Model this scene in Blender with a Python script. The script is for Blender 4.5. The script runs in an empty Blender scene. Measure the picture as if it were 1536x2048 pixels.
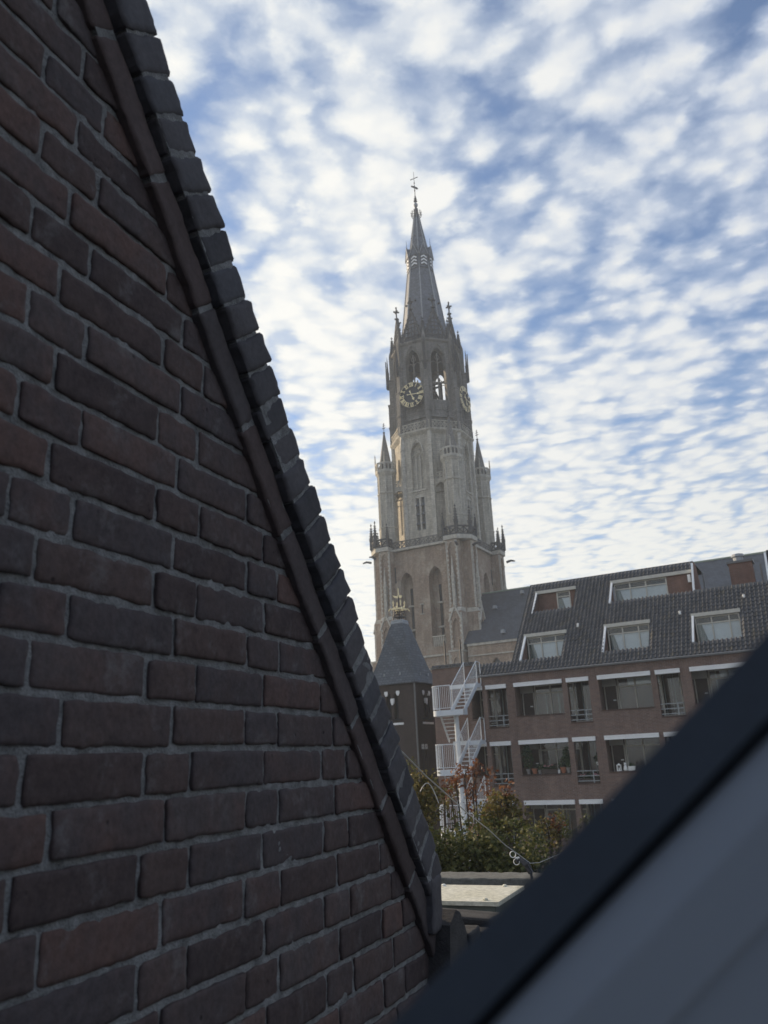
import bpy, math, random
from mathutils import Matrix, Vector, noise

R = math.radians
sin, cos, pi = math.sin, math.cos, math.pi
rnd = random.Random(7)
C = bpy.context.scene
COL = C.collection
H = 7.6                                   # eye height above the ground

# ------------------------------------------------------------------ camera
cam_data = bpy.data.cameras.new("camera")
cam = bpy.data.objects.new("camera", cam_data)
COL.objects.link(cam)
right = Vector((0.99888987, 0.01405068, -0.04496216))
down = Vector((-0.04710645, 0.29794387, -0.95342039))
fwd = Vector((0.0, 0.95447998, 0.29827499))
cam.matrix_world = Matrix(((right.x, -down.x, -fwd.x, 0), (right.y, -down.y, -fwd.y, 0),
                           (right.z, -down.z, -fwd.z, H), (0, 0, 0, 1)))
cam_data.sensor_fit = 'VERTICAL'
cam_data.sensor_height = 36.0
cam_data.lens = 36.0 * 1600 / 2048
cam_data.clip_start = 0.02
cam_data.clip_end = 3000
cam_data.dof.use_dof = True
cam_data.dof.focus_distance = 3.2
cam_data.dof.aperture_fstop = 8.2
C.camera = cam

# ------------------------------------------------------------------ world and sun
SUN_AZ, SUN_EL = -50.0, 19.0
world = bpy.data.worlds.new("World")
C.world = world
world.use_nodes = True


class NT:
    """small wrapper to write node trees briefly"""
    def __init__(self, tree):
        self.t = tree
        tree.nodes.clear()

    def n(self, kind, ins=None, **attrs):
        nd = self.t.nodes.new(kind)
        for k, v in attrs.items():
            setattr(nd, k, v)
        for k, v in (ins or {}).items():
            s = nd.inputs[k]
            if isinstance(v, bpy.types.NodeSocket):
                self.t.links.new(v, s)
            else:
                s.default_value = v
        return nd

    def m(self, op, a, b=0.0, c=0.0, clamp=False):
        return self.n('ShaderNodeMath', {0: a, 1: b, 2: c}, operation=op, use_clamp=clamp).outputs[0]

    def vm(self, op, a, b=(0, 0, 0)):
        nd = self.n('ShaderNodeVectorMath', {0: a}, operation=op)
        if op == 'SCALE':
            nd.inputs['Scale'].default_value = b
            return nd.outputs[0]
        if isinstance(b, bpy.types.NodeSocket):
            self.t.links.new(b, nd.inputs[1])
        else:
            nd.inputs[1].default_value = b
        return nd.outputs['Value'] if op in ('DOT_PRODUCT', 'LENGTH') else nd.outputs[0]

    def noise(self, vec, scale, detail=3, rough=0.5, dist=0.0):
        return self.n('ShaderNodeTexNoise', {'Vector': vec, 'Scale': scale, 'Detail': detail, 'Roughness': rough, 'Distortion': dist}).outputs[0]

    def ramp(self, fac, stops, interp='LINEAR'):
        nd = self.n('ShaderNodeValToRGB', {0: fac})
        cr = nd.color_ramp
        cr.interpolation = interp
        while len(cr.elements) < len(stops):
            cr.elements.new(0.5)
        for e, (p, c) in zip(cr.elements, stops):
            e.position = p
            e.color = (c[0], c[1], c[2], 1) if len(c) == 3 else c
        return nd.outputs[0]

    def mix(self, fac, a, b, blend='MIX'):
        nd = self.n('ShaderNodeMix', data_type='RGBA', blend_type=blend)
        for idx, v in ((0, fac), (6, a), (7, b)):
            if isinstance(v, bpy.types.NodeSocket):
                self.t.links.new(v, nd.inputs[idx])
            else:
                nd.inputs[idx].default_value = v if idx == 0 else (v[0], v[1], v[2], 1)
        return nd.outputs[2]

    def smooth(self, v, a, b):
        return self.n('ShaderNodeMapRange', {0: v, 1: a, 2: b, 3: 0.0, 4: 1.0}, interpolation_type='SMOOTHSTEP').outputs[0]

    def link(self, a, b):
        self.t.links.new(a, b)


def build_world():
    w = NT(world.node_tree)
    sky = w.n('ShaderNodeTexSky', sky_type='NISHITA', sun_disc=False)
    sky.sun_elevation = R(SUN_EL)
    sky.sun_rotation = R(SUN_AZ)
    sky.air_density = 1.0
    sky.dust_density = 0.6
    sky.ozone_density = 2.5
    d = w.n('ShaderNodeTexCoord').outputs['Generated']
    sp = w.n('ShaderNodeSeparateXYZ', {0: d})
    z = w.m('MAXIMUM', sp.outputs[2], 0.035)
    px = w.m('DIVIDE', sp.outputs[0], z)
    py = w.m('DIVIDE', sp.outputs[1], z)
    P = w.n('ShaderNodeCombineXYZ', {0: px, 1: py, 2: 0.0}).outputs[0]
    # the deck of altocumulus lies on a level sheet: rows run away from the viewer, ripples cross them
    P = w.n('ShaderNodeMapping', {'Vector': P, 'Rotation': (0, 0, R(6)), 'Location': (1.7, 0.4, 0)}).outputs[0]
    warp = w.n('ShaderNodeTexNoise', {'Vector': P, 'Scale': 3.0, 'Detail': 2.0})
    wv = w.vm('SCALE', w.vm('SUBTRACT', warp.outputs[1], (0.5, 0.5, 0.5)), 0.13)
    warp2 = w.n('ShaderNodeTexNoise', {'Vector': P, 'Scale': 24.0, 'Detail': 3.0, 'Roughness': 0.6})
    wv2 = w.vm('SCALE', w.vm('SUBTRACT', warp2.outputs[1], (0.5, 0.5, 0.5)), 0.038)
    Q = w.vm('ADD', w.vm('ADD', P, wv), wv2)
    big = w.noise(w.vm('MULTIPLY', Q, (1.0, 0.5, 1)), 2.2, 2, 0.5)
    rows = w.noise(w.vm('MULTIPLY', Q, (1.0, 0.20, 1)), 8.6, 1, 0.5)
    cell = w.n('ShaderNodeTexVoronoi', {'Vector': w.vm('MULTIPLY', Q, (1.0, 0.9, 1)), 'Scale': 13.0, 'Smoothness': 1.0, 'Randomness': 0.8},
               feature='SMOOTH_F1').outputs[0]
    cell2 = w.n('ShaderNodeTexVoronoi', {'Vector': w.vm('MULTIPLY', Q, (1.0, 1.0, 1)), 'Scale': 26.0, 'Smoothness': 0.8, 'Randomness': 0.9},
                feature='SMOOTH_F1').outputs[0]
    fine = w.noise(Q, 30.0, 5, 0.62)
    dens = w.m('ADD', w.m('MULTIPLY', big, 0.50), w.m('MULTIPLY', rows, 0.58))
    dens = w.m('ADD', dens, w.m('MULTIPLY', w.m('SUBTRACT', 0.42, cell), 0.95))
    dens = w.m('ADD', dens, w.m('MULTIPLY', w.m('SUBTRACT', 0.40, cell2), 0.25))
    dens = w.m('ADD', dens, w.m('MULTIPLY', w.m('SUBTRACT', fine, 0.5), 0.16))
    low = w.smooth(sp.outputs[2], 0.50, 0.12)             # the sheet closes up towards the horizon
    dens = w.m('ADD', dens, w.m('MULTIPLY', low, 0.27))
    sd = (sin(R(SUN_AZ)) * cos(R(SUN_EL)), cos(R(SUN_AZ)) * cos(R(SUN_EL)), sin(R(SUN_EL)))
    glow = w.smooth(w.vm('DOT_PRODUCT', d, sd), -0.05, 0.92)
    dens = w.m('ADD', dens, w.m('MULTIPLY', glow, 0.15))
    mask = w.m('MULTIPLY', w.smooth(dens, 0.22, 0.72), 0.95)
    thick = w.smooth(dens, 0.46, 0.92)
    ccol = w.mix(thick, (0.34, 0.42, 0.59), (0.62, 0.65, 0.69))
    ccol = w.mix(w.m('MULTIPLY', low, 0.75), ccol, w.mix(thick, (0.50, 0.57, 0.64), (0.76, 0.76, 0.70)))
    ccol = w.mix(w.m('MULTIPLY', glow, 0.8), ccol, w.mix(thick, (0.66, 0.71, 0.74), (0.98, 0.95, 0.86)))
    skyc = w.mix(1.0, sky.outputs[0], (SKY_S, SKY_S, SKY_S), 'MULTIPLY')
    skyc = w.mix(1.0, skyc, (0.86, 0.96, 1.08), 'MULTIPLY')
    up = w.mix(mask, skyc, ccol)
    up = w.mix(w.smooth(sp.outputs[2], 0.09, 0.035), up, w.mix(w.m('MULTIPLY', glow, 0.8), (0.55, 0.58, 0.58), (0.90, 0.86, 0.74)))
    below = w.smooth(sp.outputs[2], 0.02, -0.03)
    col = w.mix(below, up, (0.10, 0.10, 0.10))
    bg = w.n('ShaderNodeBackground', {0: col, 1: 1.0})
    out = w.n('ShaderNodeOutputWorld', {0: bg.outputs[0]})


HAZE = 0.0008
SKY_S = 0.135
build_world()

sun_data = bpy.data.lights.new("sun", 'SUN')
sun_data.energy = 5.0
sun_data.angle = R(0.6)
sun_data.color = (1.0, 0.78, 0.52)
sun = bpy.data.objects.new("sun", sun_data)
COL.objects.link(sun)
sun.rotation_euler = (R(90 - SUN_EL), 0, R(180 - SUN_AZ))

C.view_settings.view_transform = 'Standard'
C.view_settings.look = 'None'
C.view_settings.exposure = 0.25
C.view_settings.gamma = 1.0
C.view_settings.use_curve_mapping = False
C.render.engine = 'CYCLES'
C.cycles.max_bounces = 6
C.cycles.volume_bounces = 1
C.cycles.diffuse_bounces = 3
C.cycles.glossy_bounces = 3
C.cycles.transparent_max_bounces = 12
C.cycles.use_denoising = True


# ------------------------------------------------------------------ mesh building helpers
class MB:
    """collects faces; build() links them as one mesh object"""
    def __init__(self, M=None):
        self.v, self.f, self.pv, self.pf = [], [], [], []
        self.M = M or Matrix.Identity(4)

    def add(self, vs, fs):
        b = len(self.v)
        self.pv.append(b)
        self.pf.append(len(self.f))
        self.v += [tuple(self.M @ Vector(p)) for p in vs]
        self.f += [tuple(b + i for i in f) for f in fs]

    def quad(self, a, b, c, d):
        self.add([a, b, c, d], [(0, 1, 2, 3)])

    def box(self, x0, x1, y0, y1, z0, z1):
        self.add([(x0, y0, z0), (x1, y0, z0), (x1, y1, z0), (x0, y1, z0), (x0, y0, z1), (x1, y0, z1), (x1, y1, z1), (x0, y1, z1)],
                 [(0, 3, 2, 1), (4, 5, 6, 7), (0, 1, 5, 4), (1, 2, 6, 5), (2, 3, 7, 6), (3, 0, 4, 7)])

    def beam(self, p, q, w, h=None):
        """square bar from p to q"""
        h = h or w
        p, q = Vector(p), Vector(q)
        t = (q - p).normalized()
        s = t.cross(Vector((0, 0, 1)))
        if s.length < 1e-4:
            s = Vector((1, 0, 0))
        s.normalize()
        u = s.cross(t)
        s, u = s * w / 2, u * h / 2
        vs = [p - s - u, p + s - u, p + s + u, p - s + u, q - s - u, q + s - u, q + s + u, q - s + u]
        self.add([tuple(x) for x in vs], [(0, 3, 2, 1), (4, 5, 6, 7), (0, 1, 5, 4), (1, 2, 6, 5), (2, 3, 7, 6), (3, 0, 4, 7)])

    def tube(self, pts, r, n=6):
        pts = [Vector(p) for p in pts]
        vs, fs = [], []
        for i, p in enumerate(pts):
            t = (pts[min(i + 1, len(pts) - 1)] - pts[max(i - 1, 0)]).normalized()
            s = t.cross(Vector((0.13, 0.2, 1)))
            s.normalize()
            u = s.cross(t)
            rr = r[i] if isinstance(r, (list, tuple)) else r
            for k in range(n):
                a = 2 * pi * k / n
                vs.append(tuple(p + s * cos(a) * rr + u * sin(a) * rr))
        for i in range(len(pts) - 1):
            for k in range(n):
                k2 = (k + 1) % n
                fs.append((i * n + k, i * n + k2, (i + 1) * n + k2, (i + 1) * n + k))
        fs.append(tuple(range(n))[::-1])
        fs.append(tuple((len(pts) - 1) * n + k for k in range(n)))
        self.add(vs, fs)

    def lathe(self, prof, n=8, x=0, y=0, rot=0.0, sx=1.0, sy=1.0):
        """profile of (radius, z) turned round z; radius is to the corners"""
        vs, fs = [], []
        for r, z in prof:
            for k in range(n):
                a = rot + 2 * pi * k / n
                vs.append((x + r * cos(a) * sx, y + r * sin(a) * sy, z))
        for i in range(len(prof) - 1):
            for k in range(n):
                k2 = (k + 1) % n
                fs.append((i * n + k, i * n + k2, (i + 1) * n + k2, (i + 1) * n + k))
        fs.append(tuple(range(n))[::-1])
        fs.append(tuple((len(prof) - 1) * n + k for k in range(n)))
        self.add(vs, fs)

    def prism(self, poly, y0, y1):
        """polygon in x,z pushed from y0 to y1"""
        n = len(poly)
        vs = [(x, y0, z) for x, z in poly] + [(x, y1, z) for x, z in poly]
        fs = [tuple(range(n)), tuple(range(n, 2 * n))[::-1]]
        fs += [(i, n + i, n + (i + 1) % n, (i + 1) % n) for i in range(n)]
        self.add(vs, fs)

    def disc(self, cx, y, cz, r, n=24):
        self.add([(cx + r * cos(2 * pi * k / n), y, cz + r * sin(2 * pi * k / n)) for k in range(n)], [tuple(range(n))])

    def build_each(self, name, mat, parent=None):
        """one object for every piece that was added"""
        res = []
        for (v0, v1), (f0, f1) in zip(zip(self.pv, self.pv[1:] + [len(self.v)]), zip(self.pf, self.pf[1:] + [len(self.f)])):
            b = MB()
            b.v = self.v[v0:v1]
            b.f = [tuple(i - v0 for i in f) for f in self.f[f0:f1]]
            res.append(b.build(name, mat, parent))
        return res

    def build(self, name, mat, parent=None, smooth=False, loc=None):
        me = bpy.data.meshes.new(name)
        me.from_pydata(self.v, [], self.f)
        me.materials.append(mat)
        if smooth:
            me.polygons.foreach_set('use_smooth', [True] * len(me.polygons))
        me.update()
        return put(name, me, parent, loc)


def put(name, me, parent=None, loc=None):
    o = bpy.data.objects.new(name, me)
    COL.objects.link(o)
    if parent is not None:
        o.parent = parent
    if loc is not None:
        o.location = loc
    return o


def tag(o, label=None, cat=None, group=None, kind=None):
    for k, v in (('label', label), ('category', cat), ('group', group), ('kind', kind)):
        if v:
            o[k] = v
    return o


def thing(name, label, cat, loc=(0, 0, 0), rz=0.0, group=None):
    o = bpy.data.objects.new(name, None)
    COL.objects.link(o)
    o.location = loc
    o.rotation_euler = (0, 0, rz)
    o.empty_display_size = 0.2
    return tag(o, label, cat, group)


def arch(op, x):
    """height of the pointed or flat head of an opening at x"""
    xa, xb, zs, zp, za = op
    if za <= zp + 1e-6:
        return za
    w = xb - xa
    t = min(x - xa, xb - x)
    t = max(0.0, min(w / 2, t))
    return zp + (za - zp) * math.sqrt(max(0, w * w - (w - t) ** 2)) / (0.8660254 * w)


def wall(mb, x0, x1, z0, z1, y, ops, depth, back=None, n=8):
    """wall face in the plane y with real openings (xa, xb, sill, spring, apex), reveals of the given depth; back = MB that closes them"""
    xs = {x0, x1}
    for o in ops:
        xs.update((o[0], o[1]))
        if o[4] > o[3] + 1e-6:
            xs.update(o[0] + (o[1] - o[0]) * i / n for i in range(1, n))
    xs = sorted(x for x in xs if x0 - 1e-6 <= x <= x1 + 1e-6)
    for xa, xb in zip(xs, xs[1:]):
        if xb - xa < 1e-5:
            continue
        mid = (xa + xb) / 2
        cov = sorted([o for o in ops if o[0] < mid < o[1]], key=lambda o: o[2])
        la, lb = z0, z0
        for o in cov:
            mb.quad((xa, y, la), (xb, y, lb), (xb, y, o[2]), (xa, y, o[2]))
            la, lb = arch(o, xa), arch(o, xb)
            mb.quad((xa, y, la), (xa, y + depth, la), (xb, y + depth, lb), (xb, y, lb))
            mb.quad((xa, y, o[2]), (xb, y, o[2]), (xb, y + depth, o[2]), (xa, y + depth, o[2]))
            if back is not None:
                back.quad((xa, y + depth, o[2]), (xb, y + depth, o[2]), (xb, y + depth, lb), (xa, y + depth, la))
        mb.quad((xa, y, la), (xb, y, lb), (xb, y, z1), (xa, y, z1))
    for o in ops:
        mb.quad((o[0], y, o[2]), (o[0], y + depth, o[2]), (o[0], y + depth, o[3]), (o[0], y, o[3]))
        mb.quad((o[1], y, o[2]), (o[1], y, o[3]), (o[1], y + depth, o[3]), (o[1], y + depth, o[2]))


def rotz(deg):
    return Matrix.Rotation(R(deg), 4, 'Z')


# ------------------------------------------------------------------ materials
def new_mat(name):
    m = bpy.data.materials.new(name)
    m.use_nodes = True
    return m, NT(m.node_tree)


def finish(t, col, rough=0.8, bump=None, bstr=0.3, bdist=0.01, spec=0.3, metal=0.0, coat=0.0):
    ins = {'Roughness': rough, 'Specular IOR Level': spec, 'Metallic': metal}
    if isinstance(col, (tuple, list)):
        ins['Base Color'] = (col[0], col[1], col[2], 1)
    else:
        ins['Base Color'] = col
    if bump is not None:
        ins['Normal'] = t.n('ShaderNodeBump', {'Strength': bstr, 'Distance': bdist, 'Height': bump}).outputs[0]
    b = t.n('ShaderNodeBsdfPrincipled', ins)
    t.n('ShaderNodeOutputMaterial', {0: b.outputs[0]})


def mat_plain(name, col, rough=0.6, var=0.25, scale=6.0, bump=0.15, bdist=0.005, spec=0.3, metal=0.0, stretch=(1, 1, 1)):
    m, t = new_mat(name)
    o = t.n('ShaderNodeTexCoord').outputs['Object']
    v = t.vm('MULTIPLY', o, stretch)
    n1 = t.noise(v, scale, 5, 0.6)
    n2 = t.noise(v, scale * 6.3, 3, 0.6)
    f = t.m('ADD', t.m('MULTIPLY', n1, 0.7), t.m('MULTIPLY', n2, 0.3))
    lo = tuple(c * (1 - var * 1.5) for c in col)
    hi = tuple(min(1, c * (1 + var * 1.5)) for c in col)
    finish(t, t.ramp(f, [(0.25, lo), (0.75, hi)]), rough, n2, bump, bdist, spec, metal)
    return m


def facing(t):
    """coordinates (along the wall, height) for walls that face x or y"""
    tc = t.n('ShaderNodeTexCoord')
    s = t.n('ShaderNodeSeparateXYZ', {0: tc.outputs['Object']})
    nn = t.n('ShaderNodeSeparateXYZ', {0: tc.outputs['Normal']})
    isx = t.m('GREATER_THAN', t.m('ABSOLUTE', nn.outputs[0]), t.m('ABSOLUTE', nn.outputs[1]))
    a = t.n('ShaderNodeMix', {0: isx, 2: s.outputs[0], 3: s.outputs[1]}, data_type='FLOAT').outputs[0]
    return t.n('ShaderNodeCombineXYZ', {0: a, 1: s.outputs[2], 2: 0.0}).outputs[0], tc.outputs['Object'], s


def mat_brickwork(name, c1, c2, mortar, bw=0.22, bh=0.0625, var=0.35, patch=None, patch_amt=0.4, scale_patch=0.35, streak=0.3):
    """fine brickwork of a far wall: courses, tone from brick to brick, patches of weathering"""
    m, t = new_mat(name)
    v, o, s = facing(t)
    br = t.n('ShaderNodeTexBrick', {'Vector': v, 'Color1': (*c1, 1), 'Color2': (*c2, 1), 'Mortar': (*mortar, 1), 'Scale': 1.0,
                                    'Mortar Size': 0.006, 'Mortar Smooth': 0.3, 'Bias': 0.0, 'Brick Width': bw, 'Row Height': bh}, offset=0.5)
    n1 = t.noise(o, scale_patch, 6, 0.65)
    n2 = t.noise(t.vm('MULTIPLY', o, (3.0, 3.0, 0.25)), 0.9, 4, 0.6)
    n3 = t.noise(o, 5.0, 4, 0.7)
    col = t.mix(t.m('MULTIPLY', t.smooth(n1, 0.45, 0.72), patch_amt), br.outputs[0], patch or tuple(c * 1.7 for c in c1))
    k = t.m('ADD', t.m('MULTIPLY', n2, streak * 2), 1 - streak)
    k = t.m('MULTIPLY', k, t.m('ADD', t.m('MULTIPLY', n3, var * 2), 1 - var))
    kk = t.n('ShaderNodeCombineXYZ', {0: k, 1: k, 2: k}).outputs[0]
    col = t.mix(1.0, col, kk, 'MULTIPLY')
    finish(t, col, 0.9, br.outputs[1], -0.25, 0.01, 0.15)
    return m


def mat_ashlar(name, c, dark, bw=0.75, bh=0.36, dark_amt=0.6, scale=0.5, joint=0.55):
    """coursed stone with dirt runs"""
    m, t = new_mat(name)
    v, o, s = facing(t)
    br = t.n('ShaderNodeTexBrick', {'Vector': v, 'Color1': (*c, 1), 'Color2': (*[x * 0.80 for x in c], 1), 'Mortar': (*[x * joint for x in c], 1),
                                    'Scale': 1.0, 'Mortar Size': 0.02, 'Mortar Smooth': 0.4, 'Brick Width': bw, 'Row Height': bh}, offset=0.5)
    n1 = t.noise(t.vm('MULTIPLY', o, (1.6, 1.6, 0.35)), scale, 6, 0.68)
    n2 = t.noise(o, 3.2, 6, 0.75)
    f = t.m('MULTIPLY', t.smooth(t.m('ADD', t.m('MULTIPLY', n1, 0.65), t.m('MULTIPLY', n2, 0.35)), 0.42, 0.68), dark_amt)
    col = t.mix(f, br.outputs[0], dark)
    col = t.mix(1.0, col, t.ramp(n2, [(0.3, (0.55, 0.55, 0.55)), (0.7, (1.18, 1.18, 1.18))]), 'MULTIPLY')
    finish(t, col, 0.9, n2, 0.6, 0.08, 0.15)
    return m


def mat_slate(name, c, row=0.22, w=0.28, contrast=0.35):
    m, t = new_mat(name)
    tc = t.n('ShaderNodeTexCoord')
    s = t.n('ShaderNodeSeparateXYZ', {0: tc.outputs['Object']})
    a = t.m('ADD', s.outputs[0], s.outputs[1])
    v = t.n('ShaderNodeCombineXYZ', {0: a, 1: s.outputs[2], 2: 0.0}).outputs[0]
    br = t.n('ShaderNodeTexBrick', {'Vector': v, 'Color1': (*[x * (1 + contrast) for x in c], 1), 'Color2': (*[x * (1 - contrast) for x in c], 1),
                                    'Mortar': (*[x * 0.5 for x in c], 1), 'Scale': 1.0, 'Mortar Size': 0.018, 'Mortar Smooth': 0.6,
                                    'Brick Width': w, 'Row Height': row}, offset=0.5)
    n1 = t.noise(tc.outputs['Object'], 0.8, 5, 0.6)
    col = t.mix(1.0, br.outputs[0], t.ramp(n1, [(0.3, (0.75, 0.75, 0.75)), (0.7, (1.25, 1.25, 1.25))]), 'MULTIPLY')
    finish(t, col, 0.55, br.outputs[1], -0.4, 0.02, 0.4)
    return m


def mat_random(name, stops, rough=0.85, grain=60.0, gv=0.25, bump=0.5, bdist=0.002, island=False, spec=0.25, spots=False):
    """each object (or each leaf) takes its own tone from the ramp"""
    m, t = new_mat(name)
    if island:
        r = t.n('ShaderNodeNewGeometry').outputs['Random Per Island']
    else:
        r = t.n('ShaderNodeObjectInfo').outputs['Random']
    o = t.n('ShaderNodeTexCoord').outputs['Object']
    off = t.n('ShaderNodeCombineXYZ', {0: t.m('MULTIPLY', r, 37.0), 1: t.m('MULTIPLY', r, 11.0), 2: 0.0}).outputs[0]
    p = t.vm('ADD', o, off)
    n1 = t.noise(p, grain, 5, 0.7)
    n2 = t.noise(p, grain / 6, 4, 0.6)
    f = t.m('ADD', r, t.m('MULTIPLY', t.m('SUBTRACT', n2, 0.5), gv * 1.6), clamp=True)
    col = t.ramp(f, stops)
    col = t.mix(1.0, col, t.ramp(n1, [(0.25, (1 - gv,) * 3), (0.75, (1 + gv,) * 3)]), 'MULTIPLY')
    h = n1
    if spots:
        vo = t.n('ShaderNodeTexVoronoi', {'Vector': p, 'Scale': 26.0}).outputs[0]
        pit = t.smooth(vo, 0.0, 0.12)
        pit = t.m('MAXIMUM', pit, t.smooth(n2, 0.60, 0.50))
        col = t.mix(pit, (0.012, 0.010, 0.010), col)
        lime = t.m('MULTIPLY', t.smooth(t.noise(p, 14.0, 7, 0.74), 0.53, 0.72), 0.42)
        col = t.mix(lime, col, (0.20, 0.195, 0.19))
        h = t.m('ADD', t.m('MULTIPLY', n1, 0.5), t.m('MULTIPLY', pit, 0.6))
    finish(t, col, rough, h, bump, bdist, spec)
    return m


def mat_glass(name, tint=(0.86, 0.92, 0.94), refl=1.0):
    m, t = new_mat(name)
    fr = t.n('ShaderNodeFresnel', {'IOR': 1.5}).outputs[0]
    fr = t.m('MULTIPLY', fr, refl)
    tr = t.n('ShaderNodeBsdfTransparent', {0: (*tint, 1)})
    gl = t.n('ShaderNodeBsdfGlossy', {0: (1, 1, 1, 1), 'Roughness': 0.03})
    mx = t.n('ShaderNodeMixShader', {0: fr, 1: tr.outputs[0], 2: gl.outputs[0]})
    t.n('ShaderNodeOutputMaterial', {0: mx.outputs[0]})
    return m


def mat_leaf(name, stops):
    m, t = new_mat(name)
    r = t.n('ShaderNodeNewGeometry').outputs['Random Per Island']
    o = t.n('ShaderNodeTexCoord').outputs['Object']
    n2 = t.noise(o, 2.2, 3, 0.6)
    f = t.m('ADD', t.m('MULTIPLY', r, 0.55), t.m('MULTIPLY', n2, 0.5), clamp=True)
    col = t.ramp(f, stops)
    b = t.n('ShaderNodeBsdfPrincipled', {'Base Color': col, 'Roughness': 0.55, 'Specular IOR Level': 0.3})
    tl = t.n('ShaderNodeBsdfTranslucent', {0: col})
    mx = t.n('ShaderNodeMixShader', {0: 0.3, 1: b.outputs[0], 2: tl.outputs[0]})
    t.n('ShaderNodeOutputMaterial', {0: mx.outputs[0]})
    return m


# ------------------------------------------------------------------ ground
m_ground = mat_plain('ground_soil', (0.06, 0.06, 0.055), 0.9, 0.3, 0.5)
g = MB()
g.quad((-300, -300, 0), (300, -300, 0), (300, 300, 0), (-300, 300, 0))
tag(g.build('ground', m_ground), 'dark paved ground of the town far below', kind='structure')

# ------------------------------------------------------------------ gable wall beside the camera
# local frame: x runs along the wall away from the camera, y = 0 is the wall face, -y comes towards the camera
GA = 22.79
GU = Vector((sin(R(GA)), cos(R(GA)), 0))
GN = Vector((cos(R(GA)), -sin(R(GA)), 0))
GW = 0.7335
gbase = -GN * GW
gable = thing('gable_wall', 'dark brown brick gable wall with a steep sloping coping of upright bricks', 'wall', (gbase.x, gbase.y, H), R(90 - GA))

m_mortar = mat_plain('mortar', (0.21, 0.21, 0.205), 0.95, 0.45, 45, 1.0, 0.006)
BR_STOPS = [(0.0, (0.058, 0.044, 0.043)), (0.25, (0.085, 0.060, 0.054)), (0.5, (0.068, 0.057, 0.058)), (0.78, (0.108, 0.068, 0.058)), (1.0, (0.082, 0.066, 0.064))]
m_brick = mat_random('old_brick', BR_STOPS, 0.9, 90.0, 0.32, 0.9, 0.0026, spots=True)
m_cope = mat_random('coping_brick', [(0.0, (0.055, 0.053, 0.057)), (0.5, (0.085, 0.077, 0.079)), (1.0, (0.070, 0.070, 0.078))], 0.8, 90.0, 0.25, 0.5, 0.0015)
m_band = mat_random('band_brick', [(0.0, (0.062, 0.046, 0.043)), (0.5, (0.086, 0.064, 0.060)), (1.0, (0.070, 0.060, 0.060))], 0.85, 90.0, 0.25, 0.5, 0.0015)


def rough_block(seed, lx, lz, ly, nx, nz, edge=0.0028, face=0.0012, rnd_r=0.0026):
    """one weathered brick: front face towards -y with uneven arrises; origin at its middle, y = 0 at the face"""
    vs, fs = [], []
    sv = Vector((seed * 3.71, seed * 1.37, seed * 7.13))

    def line(ln, n):
        m = min(0.0045, ln / 8)
        inner = [-ln / 2 + 2.2 * m + (ln - 4.4 * m) * i / (n - 4) for i in range(n - 3)]
        return [-ln / 2, -ln / 2 + m] + inner + [ln / 2 - m, ln / 2]
    X_, Z_ = line(lx, nx), line(lz, nz)
    for j in range(nz + 1):
        for i in range(nx + 1):
            x, z = X_[i], Z_[j]
            p = Vector((x, 0, z)) + sv
            bx = i in (0, nx)
            bz = j in (0, nz)
            b2 = i in (1, nx - 1) or j in (1, nz - 1)
            y = noise.noise(p * 22) * face * 2 + noise.noise(p * 70) * face
            if bx or bz:
                y += rnd_r * (0.8 + 0.6 * noise.noise(p * 50))
            elif b2:
                y += rnd_r * max(0.0, 0.15 + 0.5 * noise.noise(p * 45 + Vector((3, 3, 0))))
            jx = edge * noise.noise(p * 60 + Vector((5, 0, 0)))
            jz = edge * 0.8 * noise.noise(p * 34 + Vector((0, 9, 0))) + edge * 0.7 * noise.noise(p * 130)
            if bx or i in (1, nx - 1):
                x += jx
            if bz or j in (1, nz - 1):
                z += jz
            if bx and bz:
                x *= 0.99
                z *= 0.95
            vs.append((x, y, z))
    w = nx + 1
    for j in range(nz):
        for i in range(nx):
            fs.append((j * w + i, j * w + i + 1, (j + 1) * w + i + 1, (j + 1) * w + i))
    ring = [i for i in range(w)] + [j * w + nx for j in range(1, nz + 1)] + [nz * w + i for i in range(nx - 1, -1, -1)] + [j * w for j in range(nz - 1, 0, -1)]
    b = len(vs)
    for k in ring:
        vs.append((vs[k][0], ly, vs[k][2]))
    n = len(ring)
    for a in range(n):
        fs.append((ring[(a + 1) % n], ring[a], b + a, b + (a + 1) % n))
    return vs, fs


def block_mesh(name, mat, *a, **k):
    vs, fs = rough_block(*a, **k)
    me = bpy.data.meshes.new(name)
    me.from_pydata(vs, [], fs)
    me.materials.append(mat)
    me.polygons.foreach_set('use_smooth', [i < a[4] * a[5] for i in range(len(fs))])
    me.update()
    return me


stretchers = [block_mesh('brick', m_brick, s, 0.2, 0.05, 0.03, 18, 7) for s in range(9)]
headers = [block_mesh('brick', m_brick, 20 + s, 0.094, 0.05, 0.03, 11, 7) for s in range(6)]
A0, AS = 1.575, -0.8037                    # foot line of the projecting band: x = A0 + AS * z


def bed(k):
    return 1.0311 - 0.0625 * k            # height of bed joint k


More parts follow.
